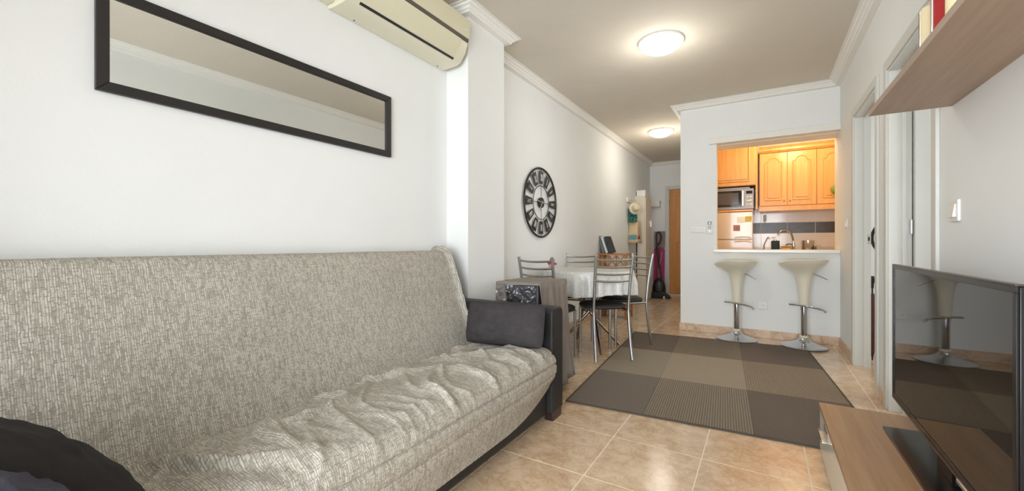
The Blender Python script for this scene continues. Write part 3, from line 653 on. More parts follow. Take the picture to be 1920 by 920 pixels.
# ------------------------------------------------------------------ dining table and chairs
TC = (-1.445, 3.77)
tb = thing('round_table', 'round dining table on crossed chrome tube legs under a silver cloth', 'table', (*TC, 0))
obj('table_top', MB().lathe([(0.41, 0.725), (0.42, 0.73), (0.42, 0.745), (0.415, 0.748)], 48), 'stand_white', tb)
for a in (48, 138, 228, 318):
    a = math.radians(a-6); b = a+PI*0.86
    obj('leg', MB().tube([(0.27*math.cos(b), 0.27*math.sin(b), 0.722), (0.055*math.cos(a+PI/2), 0.055*math.sin(a+PI/2), 0.37), (0.32*math.cos(a), 0.32*math.sin(a), 0.012)], 0.0135, 12), 'table_chrome', tb)
obj('hub', MB().lathe([(0.03, 0.345), (0.045, 0.355), (0.045, 0.385), (0.03, 0.395)], 20), 'table_chrome', tb)
def cloth(u, v):
    a = 2*PI*u
    if v < 0.4: r = 0.427*v/0.4; z = 0.7505+0.001*fbm(r*9*math.cos(a), r*9*math.sin(a))
    else:
        s = (v-0.4)/0.6
        fold = math.sin(17*a+1.5*math.sin(3*a))*0.6+0.4*math.sin(29*a+2*math.sin(2*a))
        r = 0.428+0.010*min(1, s*3)+s*0.010+min(1, s*1.8)*0.026*fold; z = 0.750-0.004*min(1, s*8)-0.205*s-0.012*s*math.sin(4*a+1)
    return (r*math.cos(a), r*math.sin(a), z)
tc = obj('tablecloth', MB().grid(240, 34, cloth, True), 'tablecloth_silver', solid=0.0015); tc.location = (*TC, 0.001)
tag(tc, 'silver grey patterned cloth draped in folds over the round table', 'tablecloth')
fp_ = thing('flower_pot', 'small pink pot of red-pink blossoms on the round table', 'plant', (-1.705, 3.50, 0.7525))
obj('pot', MB().lathe([(0.022, 0), (0.03, 0.04), (0.032, 0.042), (0.028, 0.042), (0.02, 0.03)], 20), 'pot_pink', fp_)
for i in range(9):
    a = i*2.4; r = 0.008+0.0035*i; o = obj('blossom', MB().lathe([(0.003, -0.012), (0.014, -0.004), (0.017, 0.006), (0.010, 0.012), (0.003, 0.009)], 8, (r*math.cos(a), r*math.sin(a), 0.058+0.012*((i*7) % 4))), 'petal_pink', fp_)
def make_chair(label):
    t = thing('dining_chair', label, 'chair', (0, 0, 0), 0, 'metal chairs around the round table')
    tube = 0.0128
    for s in (-1, 1):
        obj('back_leg', MB().tube(bez([(s*0.165, -0.235, 0.003), (s*0.162, -0.205, 0.16), (s*0.160, -0.180, 0.36), (s*0.160, -0.178, 0.46), (s*0.163, -0.205, 0.68), (s*0.168, -0.245, 0.89)], 6), tube, 10), 'steel_tube', t)
        obj('front_leg', MB().tube([(s*0.150, 0.165, 0.0), (s*0.148, 0.160, 0.41)], tube, 10), 'steel_tube', t)
    obj('seat_frame', MB().tube([(0.16, -0.178, 0.415), (0.165, 0.0, 0.415), (0.148, 0.16, 0.415), (0, 0.178, 0.415), (-0.148, 0.16, 0.415), (-0.165, 0.0, 0.415), (-0.16, -0.178, 0.415)], 0.009, 8), 'steel_tube', t)
    def pad(u, v):
        a = 2*PI*u; rx, ry = 0.195, 0.19
        p = [(0.0, 0.428), (0.6, 0.428), (0.93, 0.430), (1.0, 0.440), (0.98, 0.452), (0.88, 0.462), (0.6, 0.467), (0.0, 0.468)]
        i = v*(len(p)-1); j = min(int(i), len(p)-2); f = i-j; k = p[j][0]*(1-f)+p[j+1][0]*f; z = p[j][1]*(1-f)+p[j+1][1]*f
        ca, sa = math.cos(a), math.sin(a); e = 0.72
        return (rx*k*math.copysign(abs(ca)**e, ca), ry*k*math.copysign(abs(sa)**e, sa)+0.008, z)
    obj('seat', MB().grid(40, 22, pad, True), 'seat_black', t)
    for z in (0.855, 0.795, 0.735, 0.675):
        yb = -0.205-(z-0.68)*0.19
        obj('back_rung', MB().tube(bez([(-0.165, yb, z+0.004), (-0.08, yb-0.022, z-0.002), (0, yb-0.028, z-0.004), (0.08, yb-0.022, z-0.002), (0.165, yb, z+0.004)], 4), 0.0088, 8), 'steel_tube', t)
    return t
def face(f): return math.atan2(-f[0], f[1])
ch = make_chair('metal dining chair with black seat standing half on the rug corner, nearest the sofa side of it'); put(ch, (-1.229, 3.56, 0.0095), face((-0.69, 0.725)))
ch['label'] = 'steel tube chair with black seat, its ladder back turned to the television'
dup(ch, (-1.215, 4.10, 0.0095), face((-0.65, -0.76)), 'steel tube chair with black seat, its ladder back towards the hallway and kitchen')
dup(ch, (-1.590, 3.25, 0.0005), face((0.12, 0.99)), 'steel tube chair pushed in behind the grey covered box')
dup(ch, (-1.70, 4.16, 0.0005), face((0.3, -0.95)), 'steel tube chair tucked between the table and the wall below the clock')

# covered appliance beside the sofa, plastic film over its front
gx, gy = -1.38, 2.53
bx = thing('covered_box', 'boxy appliance draped with a grey cloth cover beside the sofa arm', 'covered box', (gx, gy, 0))
obj('appliance', MB().box(-0.150, 0.150, -0.2, 0.19, 0.0, 0.735), 'appliance_dark', bx, bevel=0.01)
def drape():
    mb = MB(); W, D, H0 = 0.165, 0.212, 0.745
    per = []                                   # outline going round, open at the front
    n = 22
    for i in range(n): per.append((-W+0.13*0+0.0, -D+2*D*i/n, (-1, 0)))
    for i in range(n): per.append((-W+2*W*i/n, D, (0, 1)))
    for i in range(n+1): per.append((W, D-2*D*i/n, (1, 0)))
    rows = 14; vs = []
    for j in range(rows+1):
        s = j/rows
        for i, (x, y, nrm) in enumerate(per):
            fold = math.sin(i*1.35)*0.6+math.sin(i*0.77+1)*0.4
            d = s*(0.016+0.018*fold)+0.013*min(1, s*5)*fold*(1 if nrm[0] > 0 else 0.3)+0.05*s*s*(1 if nrm[0] > 0 else 0.1); z = H0-0.003*(j == 0)*0-(H0-0.06)*s
            vs.append((x+nrm[0]*d, y+nrm[1]*d*0.4, z-0.02*s*math.sin(i*0.5)))
    m_ = len(per); fs = []
    for j in range(rows):
        for i in range(m_-1): fs.append((j*m_+i, j*m_+i+1, (j+1)*m_+i+1, (j+1)*m_+i))
    mb.add(vs, fs)
    mb.grid(14, 14, lambda u, v: (-W+2*W*u, -D+2*D*v, H0+0.006*math.sin(PI*u)*math.sin(PI*v)+0.003*fbm(u*5, v*5)))
    # narrow front overhang
    mb.grid(16, 5, lambda u, v: (-W+2*W*u, -D-0.006*v, H0-v*(0.012+0.05*(1-u)**4)))
    mb.grid(4, 12, lambda u, v: (-W+0.07*u*(1+0.3*math.sin(v*6)), -D-0.004-0.01*v, H0-v*0.62))
    return mb
cv = obj('cloth_cover', drape(), 'cover_grey', bx, solid=0.002)
def film(u, v):
    x = -0.15+0.30*u; z = 0.735-0.28*v
    y = -0.232-0.014*math.sin(PI*u)**0.5*(1-min(1, abs(fbm(u*3+v*2, v*3-u*2, 3))*4))-0.012*fbm(u*9, v*9, 8)-0.006*(1-min(1, abs(fbm(u*10+v*4, v*8, 13))*4))-0.02*math.sin(PI*v)
    return (x+0.03*v*math.sin(5*v), min(y, -0.224), z+0.01*fbm(u*4, 2, 5))
pf_ = obj('plastic_sheet', MB().grid(70, 60, film), 'plastic_film', bx, sharp=False)
pf_.parent = None; pf_.location = (gx, gy, 0)
tag(pf_, 'crumpled clear plastic sheet hanging over the front of the grey covered box', 'plastic sheet')

# ------------------------------------------------------------------ wall clock
ck = thing('wall_clock', 'large open black metal wall clock with roman numeral plates', 'clock', (XF+0.001, 3.676, 1.415), PI/2)
RC = 0.355
def ringxz(r, rad, n=72): return MB().tube([(r*math.cos(2*PI*i/n), -0.02, r*math.sin(2*PI*i/n)) for i in range(n)], rad, 8, True)
obj('outer_ring', ringxz(RC-0.0105, 0.0105), 'frame_black', ck); obj('inner_ring', ringxz(0.17, 0.004), 'frame_black', ck)
NUM = ['XII', 'I', 'II', 'III', 'IIII', 'V', 'VI', 'VII', 'VIII', 'IX', 'X', 'XI']; NUM[4] = 'IV'
def numeral(txt, h):
    W = {'I': 0.20, 'V': 0.62, 'X': 0.62}; tot = sum(W[c] for c in txt); sc = min(0.040/tot, h*0.7); x = -tot*sc/2; mb = MB(); t = 0.0034
    for c in txt:
        w = W[c]*sc; a, b = x+0.08*sc, x+w-0.08*sc
        def st(p, q, tt=t): mb.bar((p[0], 0, p[1]), (q[0], 0, q[1]), 0.002, tt, (0, 0, 1) if abs(q[0]-p[0]) > abs(q[1]-p[1]) else (1, 0, 0))
        if c == 'I': st(((a+b)/2, -h/2), ((a+b)/2, h/2))
        if c == 'V': st((a, h/2), ((a+b)/2, -h/2)); st((b, h/2), ((a+b)/2, -h/2), t*0.6)
        if c == 'X': st((a, h/2), (b, -h/2)); st((b, h/2), (a, -h/2), t*0.6)
        x += w
    return mb
for i in range(12):
    a = -2*PI*i/12
    p = obj('numeral_plate', MB().prism([(-0.029, 0.188), (0.029, 0.188), (0.046, 0.316), (-0.046, 0.316)], -0.024, -0.018, 'y'), 'frame_black', ck, smooth=False, bevel=0.001)
    p.rotation_euler = (0, -a, 0)
    nn = obj('numeral', numeral(NUM[i], 0.066), 'plastic_white', p, smooth=False); nn.location = (0, -0.0255, 0.252)
    sp_ = obj('spoke', MB().tube([(0, -0.02, 0.31), (0, -0.02, RC-0.012)], 0.004, 6), 'frame_black', ck); sp_.rotation_euler = (0, -a, 0)
obj('cross_bar', MB().tube([(-0.195, -0.021, 0), (0.195, -0.021, 0)], 0.0025, 6).tube([(0, -0.021, -0.195), (0, -0.021, 0.195)], 0.0025, 6), 'frame_black', ck)
hb = obj('hub', MB().lathe([(0.05, 0), (0.052, 0.004), (0.052, 0.024), (0.048, 0.028)], 32), 'frame_black', ck); hb.rotation_euler = (PI/2, 0, 0); hb.location = (0, -0.006, 0)
mh = obj('minute_hand', MB().bar((0.03, -0.038, -0.004), (-0.13, -0.038, 0.018), 0.002, 0.007, (0, 0, 1)), 'silver', ck, smooth=False)
hh = obj('hour_hand', MB().bar((0.015, -0.036, 0.02), (-0.075, -0.036, -0.095), 0.002, 0.009, (1, 0, -1)), 'silver', ck, smooth=False)

# ------------------------------------------------------------------ hallway furniture
# lattice shelf with books
ls = thing('lattice_shelf', 'brown wooden lattice shelf standing against the wall behind the dining table', 'shelf', (-1.735, 5.55, 0))
WX, WY, WH = 0.185, 0.13, 0.87
for sx in (-1, 1):
    for sy in (-1, 1): obj('post', MB().box(sx*WX-0.017, sx*WX+0.017, sy*WY-0.014, sy*WY+0.014, 0, WH-0.0225), 'shelf_wood', ls, bevel=0.002)
for z in (WH-0.011, 0.47, 0.12): obj('shelf_board', MB().box(-WX-0.02, WX+0.02, -WY-0.018, WY+0.018, z-0.011, z+0.011), 'shelf_wood', ls, bevel=0.002)
for z0, z1 in ((0.70, 0.845), (0.28, 0.45)):
    y_ = -WY
    obj('rail', MB().box(-WX+0.018, WX-0.018, y_-0.009, y_+0.009, z0-0.022, z0), 'shelf_wood', ls, bevel=0.001)
    for x0 in (-0.165, -0.055, 0.055):
        for s in (0, 1):
            a, b = (x0+0.008, x0+0.102) if s else (x0+0.102, x0+0.008)
            obj('slat', MB().bar((a, y_+(-0.004 if s else 0.004), z0+0.004), (b, y_+(-0.004 if s else 0.004), z1-0.004), 0.008, 0.016, (1, 0, 0)), 'shelf_wood', ls, smooth=False)
        if x0 > -0.1: obj('slat', MB().box(x0-0.008, x0+0.008, y_-0.006, y_+0.006, z0, z1), 'shelf_wood', ls, smooth=False)
for i, (x, m_, lb, hgt, th) in enumerate(((-0.125, 'book_grey', 'grey folder leaning on the wall at the end of the row on the lattice shelf', 0.245, 0.03),
        (-0.082, 'book_white', 'white-spined book leaning between the grey folder and the dark book', 0.24, 0.03), (-0.030, 'book_dark', 'dark glossy book leaning at the open end of the row on the lattice shelf', 0.235, 0.038))):
    b = thing('book', lb, 'book', (-1.735+x, 5.55, WH+0.001)); b.rotation_euler = (0, math.radians(-19), 0)
    b.location.z = WH+0.0005+th/2*math.sin(math.radians(19))
    obj('cover', MB().box(-th/2, -th/2+0.003, -0.105, 0.085, 0, hgt).box(th/2-0.003, th/2, -0.105, 0.085, 0, hgt).box(-th/2+0.003, th/2-0.003, -0.105, -0.102, 0, hgt), m_, b, smooth=False)
    obj('pages', MB().box(-th/2+0.0035, th/2-0.0035, -0.1015, 0.08, 0.004, hgt-0.004), 'paper_white', b, smooth=False)
# tall white shoe cabinet
cb = thing('tall_cabinet', 'tall narrow white cabinet standing against the hallway wall', 'cabinet', (-1.83, 7.5, 0))
obj('body', MB().box(XF+0.002, -1.755, 7.29, 7.70, 0.0, 1.84), 'cabinet_white', cb, world=True, smooth=False, bevel=0.003)
for z0, z1 in ((0.03, 0.92), (0.925, 1.81)):
    d = obj('door', MB().box(-1.753, -1.737, 7.295, 7.695, z0, z1), 'cabinet_white', cb, world=True, smooth=False, bevel=0.002)
    obj('handle', MB().box(-1.737, -1.725, 7.66, 7.675, (z0+z1)/2-0.06, (z0+z1)/2+0.06), 'silver', d, smooth=False)
bxs = thing('white_box', 'small white lidded box lying on the tall cabinet', 'box', (-1.84, 7.45, 1.841))
obj('box_body', MB().box(-0.07, 0.08, -0.10, 0.12, 0, 0.075), 'paper_white', bxs, smooth=False, bevel=0.003)
obj('lid', MB().box(-0.074, 0.084, -0.104, 0.124, 0.0755, 0.105), 'paper_white', bxs, smooth=False, bevel=0.003)
ws = thing('coat_shelf', 'small white wall shelf at the end wall beside the entrance door', 'shelf', (-1.80, YE, 1.82))
obj('board', MB().box(-0.11, 0.09, -0.16, 0, 0.0, 0.018), 'paper_white', ws, smooth=False)
obj('front_lip', MB().box(-0.11, 0.09, -0.168, -0.160, -0.09, 0.018), 'paper_white', ws, smooth=False)
for x in (-0.09, 0.07): obj('bracket', MB().prism([(-0.15, 0.0), (0.0, 0.0), (0.0, -0.12)], x-0.008, x+0.008, 'x'), 'paper_white', ws, smooth=False)
hr = thing('coat_rack', 'white hook rail on the hallway wall before the tall cabinet', 'coat rack', (XF, 6.95, 1.72), PI/2)
obj('rail', MB().box(-0.16, 0.16, -0.02, 0, -0.02, 0.055), 'paper_white', hr, smooth=False, bevel=0.003)
for x in (-0.11, 0.0, 0.11): obj('hook', MB().tube([(x, -0.02, 0.01), (x, -0.05, 0.0), (x, -0.075, 0.01), (x, -0.078, 0.035)], 0.005, 6), 'silver', hr)
tote = thing('tote_bag', 'canvas tote bag with teal wave print hanging from the hook rail', 'bag', (XF+0.085, 6.97, 1.02))
def bagf(u, v):
    a = 2*PI*u; w = 0.15+0.035*(1-v); d = 0.045*(1-v)**0.6+0.012; ca, sa = math.cos(a), math.sin(a)
    return (w*math.copysign(abs(ca)**0.5, ca)*0.55, -d*0+math.copysign(abs(sa)**0.6, sa)*(0.10+0.03*(1-v)), 0.0+0.36*v+0.006*math.sin(5*a))
bb = obj('bag_body', MB().grid(36, 12, bagf, True), 'canvas_beige', tote, solid=0.003)
obj('bag_bottom', MB().prism([(0.10*math.cos(a), 0.128*math.sin(a)) for a in [i*PI/12 for i in range(24)]], 0.0, 0.006, 'z'), 'canvas_beige', tote)
obj('printed_patch', MB().box(-0.06, 0.07, -0.139, -0.132, 0.06, 0.13), 'teal_print', tote, smooth=False)
obj('handle_strap', MB().tube(bez([(-0.04, 0.0, 0.34), (-0.035, 0.0, 0.5), (-0.008, 0.0, 0.70), (0.02, 0.0, 0.5), (0.05, 0.0, 0.34)], 6), 0.006, 6), 'canvas_beige', tote)
obj('tassel', MB().lathe([(0.004, 0.0), (0.024, -0.07), (0.006, -0.02)], 10, (0.10, -0.115, 0.13)).tube([(0.10, -0.115, 0.13), (0.085, -0.09, 0.28)], 0.003, 6), 'tassel_red', tote)
tw = obj('beach_towel', MB().grid(24, 20, lambda u, v: (-0.075+0.15*u, -0.132+0.012*math.sin(u*17)*(0.4+v*0.6)-0.01*v, 1.60-0.23*v*1.0-0.02*math.sin(3*u))), 'tote_print', solid=0.006)
tw.location = (XF+0.088, 6.97, 0.0); tw.modifiers['solid'].offset = -1
tag(tw, 'dark green printed cloth hanging over the tote bag', 'cloth')
hat = thing('sun_hat', 'floppy straw sun hat hanging on the hook rail above the tote bag', 'hat', (XF+0.14, 6.80, 1.585))
q = obj('brim', MB().lathe([(0.06, 0.004), (0.085, 0.0), (0.10, -0.014), (0.099, -0.018), (0.085, -0.005), (0.06, -0.001)], 36), 'straw', hat, ); q.rotation_euler = (math.radians(78), 0, math.radians(38))
q = obj('crown', MB().lathe([(0.064, 0.0), (0.062, 0.035), (0.05, 0.066), (0.028, 0.078), (0.004, 0.08)], 30), 'straw', hat); q.rotation_euler = (math.radians(78), 0, math.radians(38))
bs = thing('broom', 'thin dark pole leaning upright against the tall cabinet side', 'broom', (-1.885, 7.245, 0))
obj('pole', MB().lathe([(0.009, 0.05), (0.009, 1.05)], 10), 'vac_black', bs); obj('grip', MB().lathe([(0.012, 0.86), (0.013, 1.06), (0.008, 1.07)], 10), 'frame_black', bs)
obj('brush_head', MB().box(-0.028, 0.09, -0.02, 0.02, 0.0, 0.05), 'vac_grey', bs, bevel=0.004)
# ironing board, vacuum cleaner, wire rack
ib = thing('ironing_board', 'folded ironing board with pink cover leaning on the end wall', 'ironing board', (-1.74, YE-0.12, 0)); ib.rotation_euler = (math.radians(-5), 0, 0)
pl = [(-0.10, 0.02), (0.10, 0.02), (0.105, 0.3), (0.10, 0.9), (0.07, 0.93), (-0.07, 0.93), (-0.10, 0.9), (-0.105, 0.3)]
obj('pink_cover', MB().prism(pl, -0.02, 0.012, 'y'), 'board_pink', ib, bevel=0.006)
obj('grey_top', MB().prism([(-0.10, 0.93), (0.10, 0.93), (0.105, 1.25), (-0.105, 1.25)], -0.02, 0.012, 'y'), 'board_grey', ib, bevel=0.006)
for s in (-1, 1): obj('leg', MB().tube([(s*0.06, -0.03, 0.05), (-s*0.06, -0.03, 0.85)], 0.008, 8), 'silver', ib)
vc = thing('vacuum_cleaner', 'black upright vacuum cleaner with red wand standing before the ironing board', 'vacuum cleaner', (-1.655, 7.95, 0))
obj('body', MB().lathe([(0.09, 0.03), (0.115, 0.06), (0.12, 0.18), (0.105, 0.27), (0.075, 0.33), (0.04, 0.36), (0.02, 0.37)], 24), 'vac_black', vc)
obj('dust_canister', MB().lathe([(0.05, 0.13), (0.062, 0.15), (0.062, 0.27), (0.05, 0.29)], 20, (0.02, -0.085, 0)), 'vac_grey', vc)
obj('floor_head', MB().prism([(-0.17, 0.0), (0.22, 0.0), (0.20, 0.04), (0.08, 0.13), (-0.09, 0.11), (-0.16, 0.05)], -0.14, 0.02, 'y'), 'vac_black', vc, bevel=0.012)
obj('wand', MB().tube([(-0.03, 0.03, 0.30), (-0.05, 0.06, 0.75), (-0.06, 0.08, 0.98)], [0.022, 0.018, 0.016], 12), 'vac_red', vc)
obj('hose', MB().tube(bez([(0.05, 0.0, 0.30), (0.0, 0.03, 0.6), (-0.045, 0.03, 1.0), (-0.05, 0.03, 1.17), (-0.01, 0.03, 1.22), (0.03, 0.03, 1.14), (0.01, 0.03, 1.03), (-0.03, 0.04, 0.98)], 8), 0.016, 10), 'vac_black', vc)
for x in (-0.13, 0.12): 
    q = obj('wheel', MB().lathe([(0.022, -0.012), (0.024, -0.008), (0.024, 0.008), (0.022, 0.012)], 16), 'plastic_white', vc); q.rotation_euler = (0, PI/2, 0); q.location = (x, -0.15, 0.0245)
wk = thing('wire_rack', 'small white wire rack standing on the floor beside the entrance door', 'rack', (-1.64, YE-0.06, 0))
for i in range(5): obj('wire', MB().tube([(-0.09+0.045*i, 0, 0.0), (-0.09+0.045*i, 0, 0.42)], 0.0028, 6), 'wire_white', wk)
for i in range(8): obj('wire', MB().tube([(-0.095, 0.004, 0.04+0.05*i), (0.095, 0.004, 0.04+0.05*i)], 0.0028, 6), 'wire_white', wk)
for s in (-1, 1): obj('foot', MB().tube([(s*0.09, -0.05, 0.004), (s*0.09, 0.03, 0.004)], 0.004, 6), 'wire_white', wk)

# ------------------------------------------------------------------ kitchen
YW = 6.98                                     # tiled wall
wt = sroot('wall_kitchen_tiles', (0.5, YW, 1.2))
struct('grout_bed', MB().box(-0.72, 1.4, YW-0.0125, YW, 0.9, 1.62), 'grout_white', wt, world=True)
for i in range(-1, 7):
    x0 = -0.66+0.318*i; a, b = max(-0.72, x0+0.0025), min(1.4, x0+0.318-0.0025)
    if b-a < 0.02: continue
    for z0, z1, m_, nm in ((0.905, 1.148, 'wall_tile', 'tile'), (1.152, 1.302, 'wall_tile_dark', 'border_tile'), (1.306, 1.556, 'wall_tile', 'tile')):
        obj(nm, MB().box(a, b, YW-0.014, YW-0.0126, z0, z1), m_, wt, world=True, smooth=False)
lg = thing('bar_ledge', 'white breakfast bar ledge in the kitchen opening', 'ledge', (0.1, YK, 0.905))
obj('slab', MB().prism([(-0.475, YK-0.045), (XR-0.0015, YK-0.045), (XR-0.0015, YK+0.30), (OX0+0.001, YK+0.30), (OX0+0.001, YK-0.001), (-0.475, YK-0.001)], 0.906, 0.940, 'z'), 'counter_white', lg, world=True, bevel=0.006)
for u_, lb in ((0, 'honey wood base cabinet under the sink next to the refrigerator'), (1, 'honey wood base cabinet under the worktop beyond the sink')):
    xa, xb = -0.04+0.715*u_, 0.6745+0.715*u_
    kc = thing('base_cabinet', lb, 'cabinet', ((xa+xb)/2, 6.65, 0))
    obj('carcass', MB().box(xa, xb, 6.40, YW-0.016, 0.0, 0.865), 'kitchen_wood', kc, world=True, smooth=False)
    for i in (0, 1):
        d = obj('door', MB().box(xa+0.005+0.357*i, xa+0.352+0.357*i, 6.38, 6.398, 0.11, 0.855), 'kitchen_wood', kc, world=True, smooth=False, bevel=0.003)
        obj('knob', MB().lathe([(0.006, 0), (0.012, 0.012), (0.008, 0.018)], 12), 'silver', d).matrix_local = Matrix.Translation((xa+0.32 if i == 0 else xa+0.395, 6.38, 0.78)) @ Matrix.Rotation(PI/2, 4, 'X')
wtp = obj('worktop', MB().box(-0.06, 1.39, 6.365, YW-0.016, 0.866, 0.900), 'counter_granite', smooth=False, bevel=0.004)
tag(wtp, 'speckled grey granite worktop along the kitchen tiles', 'worktop')
# wall cabinets with arched panels
def rods(P, r):
    mb = MB()
    for i in range(len(P)): mb.tube([P[i], P[(i+1) % len(P)]], r, 8)
    return mb
def arch_poly(x0, x1, z0, zs, rise, n=14):      # rectangle with an arched head
    w = (x1-x0); P = [(x0, z0), (x1, z0), (x1, zs)]
    for i in range(n+1):
        t = i/n; P.append((x1-0.03-(w-0.06)*t, zs+rise*math.sqrt(max(0, 1-(2*t-1)**2))))
    P.append((x0, zs)); return P
UY = 6.66
for u_, lb in ((0, 'honey wood wall cabinet with two arched doors next to the microwave'), (1, 'honey wood wall cabinet with arched doors and the green ornament hung on it')):
    xa, xb = -0.045+0.645*u_, 0.5995+0.645*u_
    uc = thing('wall_cabinet', lb, 'cabinet', ((xa+xb)/2, 6.8, 1.5))
    obj('carcass', MB().box(xa, xb, UY+0.02, YW-0.016, 1.52, 2.25), 'kitchen_wood', uc, world=True, smooth=False)
    obj('crown_moulding', MB().prism([(UY-0.01, 2.250), (UY-0.035, 2.275), (UY-0.035, 2.30), (UY-0.06, 2.33), (YW-0.016, 2.33), (YW-0.016, 2.25)], xa, xb, 'x'), 'kitchen_wood', uc, world=True, smooth=False)
    obj('light_pelmet', MB().box(xa, xb, UY-0.012, UY+0.012, 1.452, 1.515), 'kitchen_wood', uc, world=True, smooth=False)
    for i in (0, 1):
        a = xa+0.004+0.3215*i; b = a+0.3165
        d = obj('door', MB().box(a, b, UY, UY+0.0195, 1.523, 2.245), 'kitchen_wood', uc, world=True, smooth=False, bevel=0.004)
        P = arch_poly(a+0.062, b-0.062, 1.60, 2.115, 0.06)
        obj('panel_moulding', rods([(p[0], UY-0.001, p[1]) for p in P], 0.008), 'kitchen_wood', d)
        P2 = arch_poly(a+0.088, b-0.088, 1.626, 2.09, 0.05)
        obj('raised_panel', MB().prism(P2, UY-0.007, UY+0.002, 'y'), 'kitchen_wood', d, smooth=False, bevel=0.005)
        kx = b-0.03 if i % 2 == 0 else a+0.03
        obj('knob', MB().lathe([(0.006, 0), (0.012, 0.012), (0.007, 0.019)], 12), 'shelf_wood', d).matrix_local = Matrix.Translation((kx, UY, 1.585)) @ Matrix.Rotation(PI/2, 4, 'X')
# tall unit around the refrigerator
FY = 6.36
tu = thing('fridge_cabinet', 'honey wood cabinet above the microwave and refrigerator', 'cabinet', (-0.4, 6.65, 1.8))
obj('carcass', MB().box(-0.715, -0.085, FY+0.04, YW-0.016, 1.79, 2.45), 'kitchen_wood', tu, world=True, smooth=False)
obj('side_panel', MB().box(-0.084, -0.062, FY+0.045, YW-0.016, 1.47, 2.45), 'kitchen_wood', tu, world=True, smooth=False)
d = obj('door', MB().box(-0.70, -0.085, FY+0.018, FY+0.038, 1.795, 2.445), 'kitchen_wood', tu, world=True, smooth=False, bevel=0.004)
obj('raised_panel', MB().box(-0.62, -0.185, FY+0.010, FY+0.019, 1.875, 2.37), 'kitchen_wood', d, smooth=False, bevel=0.007)
P = [(-0.645, 1.85), (-0.16, 1.85), (-0.16, 2.395), (-0.645, 2.395)]
obj('panel_moulding', rods([(p[0], FY+0.017, p[1]) for p in P], 0.008), 'kitchen_wood', d)
fr = thing('refrigerator', 'cream enamel refrigerator with notes stuck on its upper door', 'refrigerator', (-0.39, 6.65, 0))
obj('body', MB().box(-0.69, -0.118, FY+0.03, YW-0.05, 0.0, 1.435), 'fridge_enamel', fr, world=True, smooth=False, bevel=0.006)
obj('top_cover', MB().box(-0.695, -0.112, FY-0.03, YW-0.05, 1.436, 1.462), 'kitchen_wood', fr, world=True, smooth=False, bevel=0.004)
for z0, z1 in ((0.05, 1.055), (1.062, 1.432)):
    d = obj('door', MB().box(-0.69, -0.116, FY-0.025, FY+0.027, z0, z1), 'fridge_enamel', fr, world=True, smooth=False, bevel=0.008, seg=3)
    zh = 1.03 if z0 < 0.5 else 1.087
    obj('handle', MB().tube(bez([(-0.33, FY-0.027, zh), (-0.25, FY-0.045, zh+0.006), (-0.19, FY-0.045, zh+0.006), (-0.135, FY-0.027, zh-0.005)], 5), 0.008, 8), 'fridge_enamel', d)
def note(name, label, x0, x1, z0, z1, m_, dz=0.0):
    o = obj(name, MB().box(x0, x1, FY-0.0275, FY-0.0255, z0, z1), m_, smooth=False); tag(o, label, 'note'); return o
note('paper_note', 'white and buff note on the refrigerator door beside the green photo', -0.30, -0.206, 1.285, 1.365, 'paper_white')
note('photo_magnet', 'yellow-green photo magnet high on the refrigerator door', -0.205, -0.130, 1.295, 1.37, 'paper_yellow')
note('calendar_note', 'small reddish printed note on the refrigerator door under the photo', -0.345, -0.265, 1.175, 1.255, 'paper_red')
mw = thing('microwave', 'steel microwave oven with dark glass door on top of the refrigerator', 'microwave', (-0.37, 6.55, 1.4625))
obj('body', MB().box(-0.25, 0.262, -0.14, 0.24, 0.012, 0.285), 'appliance_dark', mw, smooth=False, bevel=0.004)
fc = obj('front_frame', MB().box(-0.252, 0.264, -0.156, -0.141, 0.010, 0.287), 'microwave_steel', mw, smooth=False, bevel=0.003)
d = obj('door', MB().box(-0.235, 0.120, -0.166, -0.157, 0.045, 0.265), 'glass_black', mw, smooth=False, bevel=0.003)
obj('door_window', MB().box(-0.165, 0.085, -0.168, -0.1662, 0.075, 0.235), 'glass_window_grey', d, smooth=False)
obj('handle', MB().box(0.125, 0.150, -0.190, -0.166, 0.05, 0.262), 'silver', mw, bevel=0.006)
pn = obj('control_panel', MB().box(0.165, 0.256, -0.162, -0.157, 0.02, 0.275), 'microwave_steel', mw, smooth=False)
obj('display', MB().box(0.175, 0.248, -0.1645, -0.1625, 0.215, 0.255), 'glass_black', pn, smooth=False)
for i in range(3):
    for j in range(2): obj('button', MB().box(0.178+j*0.038, 0.206+j*0.038, -0.1645, -0.1625, 0.17-i*0.05, 0.182-i*0.05), 'plastic_white', pn, smooth=False)
q = obj('dial', MB().lathe([(0.016, 0), (0.015, 0.012), (0.012, 0.014)], 20), 'silver', pn); q.rotation_euler = (PI/2, 0, 0); q.location = (0.212, -0.1625, 0.118)
for x in (-0.2, 0.2):
    for y in (-0.1, 0.18): obj('foot', MB().box(x-0.015, x+0.015, y-0.015, y+0.015, 0, 0.0115), 'ac_dark', mw, smooth=False)
ty = obj('serving_tray', MB().box(-0.27, 0.20, -0.14, 0.12, 0.0, 0.008).box(-0.27, 0.20, -0.148, -0.1402, 0.0, 0.022), 'microwave_steel', smooth=False, bevel=0.003); ty.location = (-0.35, 6.55, 1.7505)
tag(ty, 'flat metal tray lying on top of the microwave', 'tray')
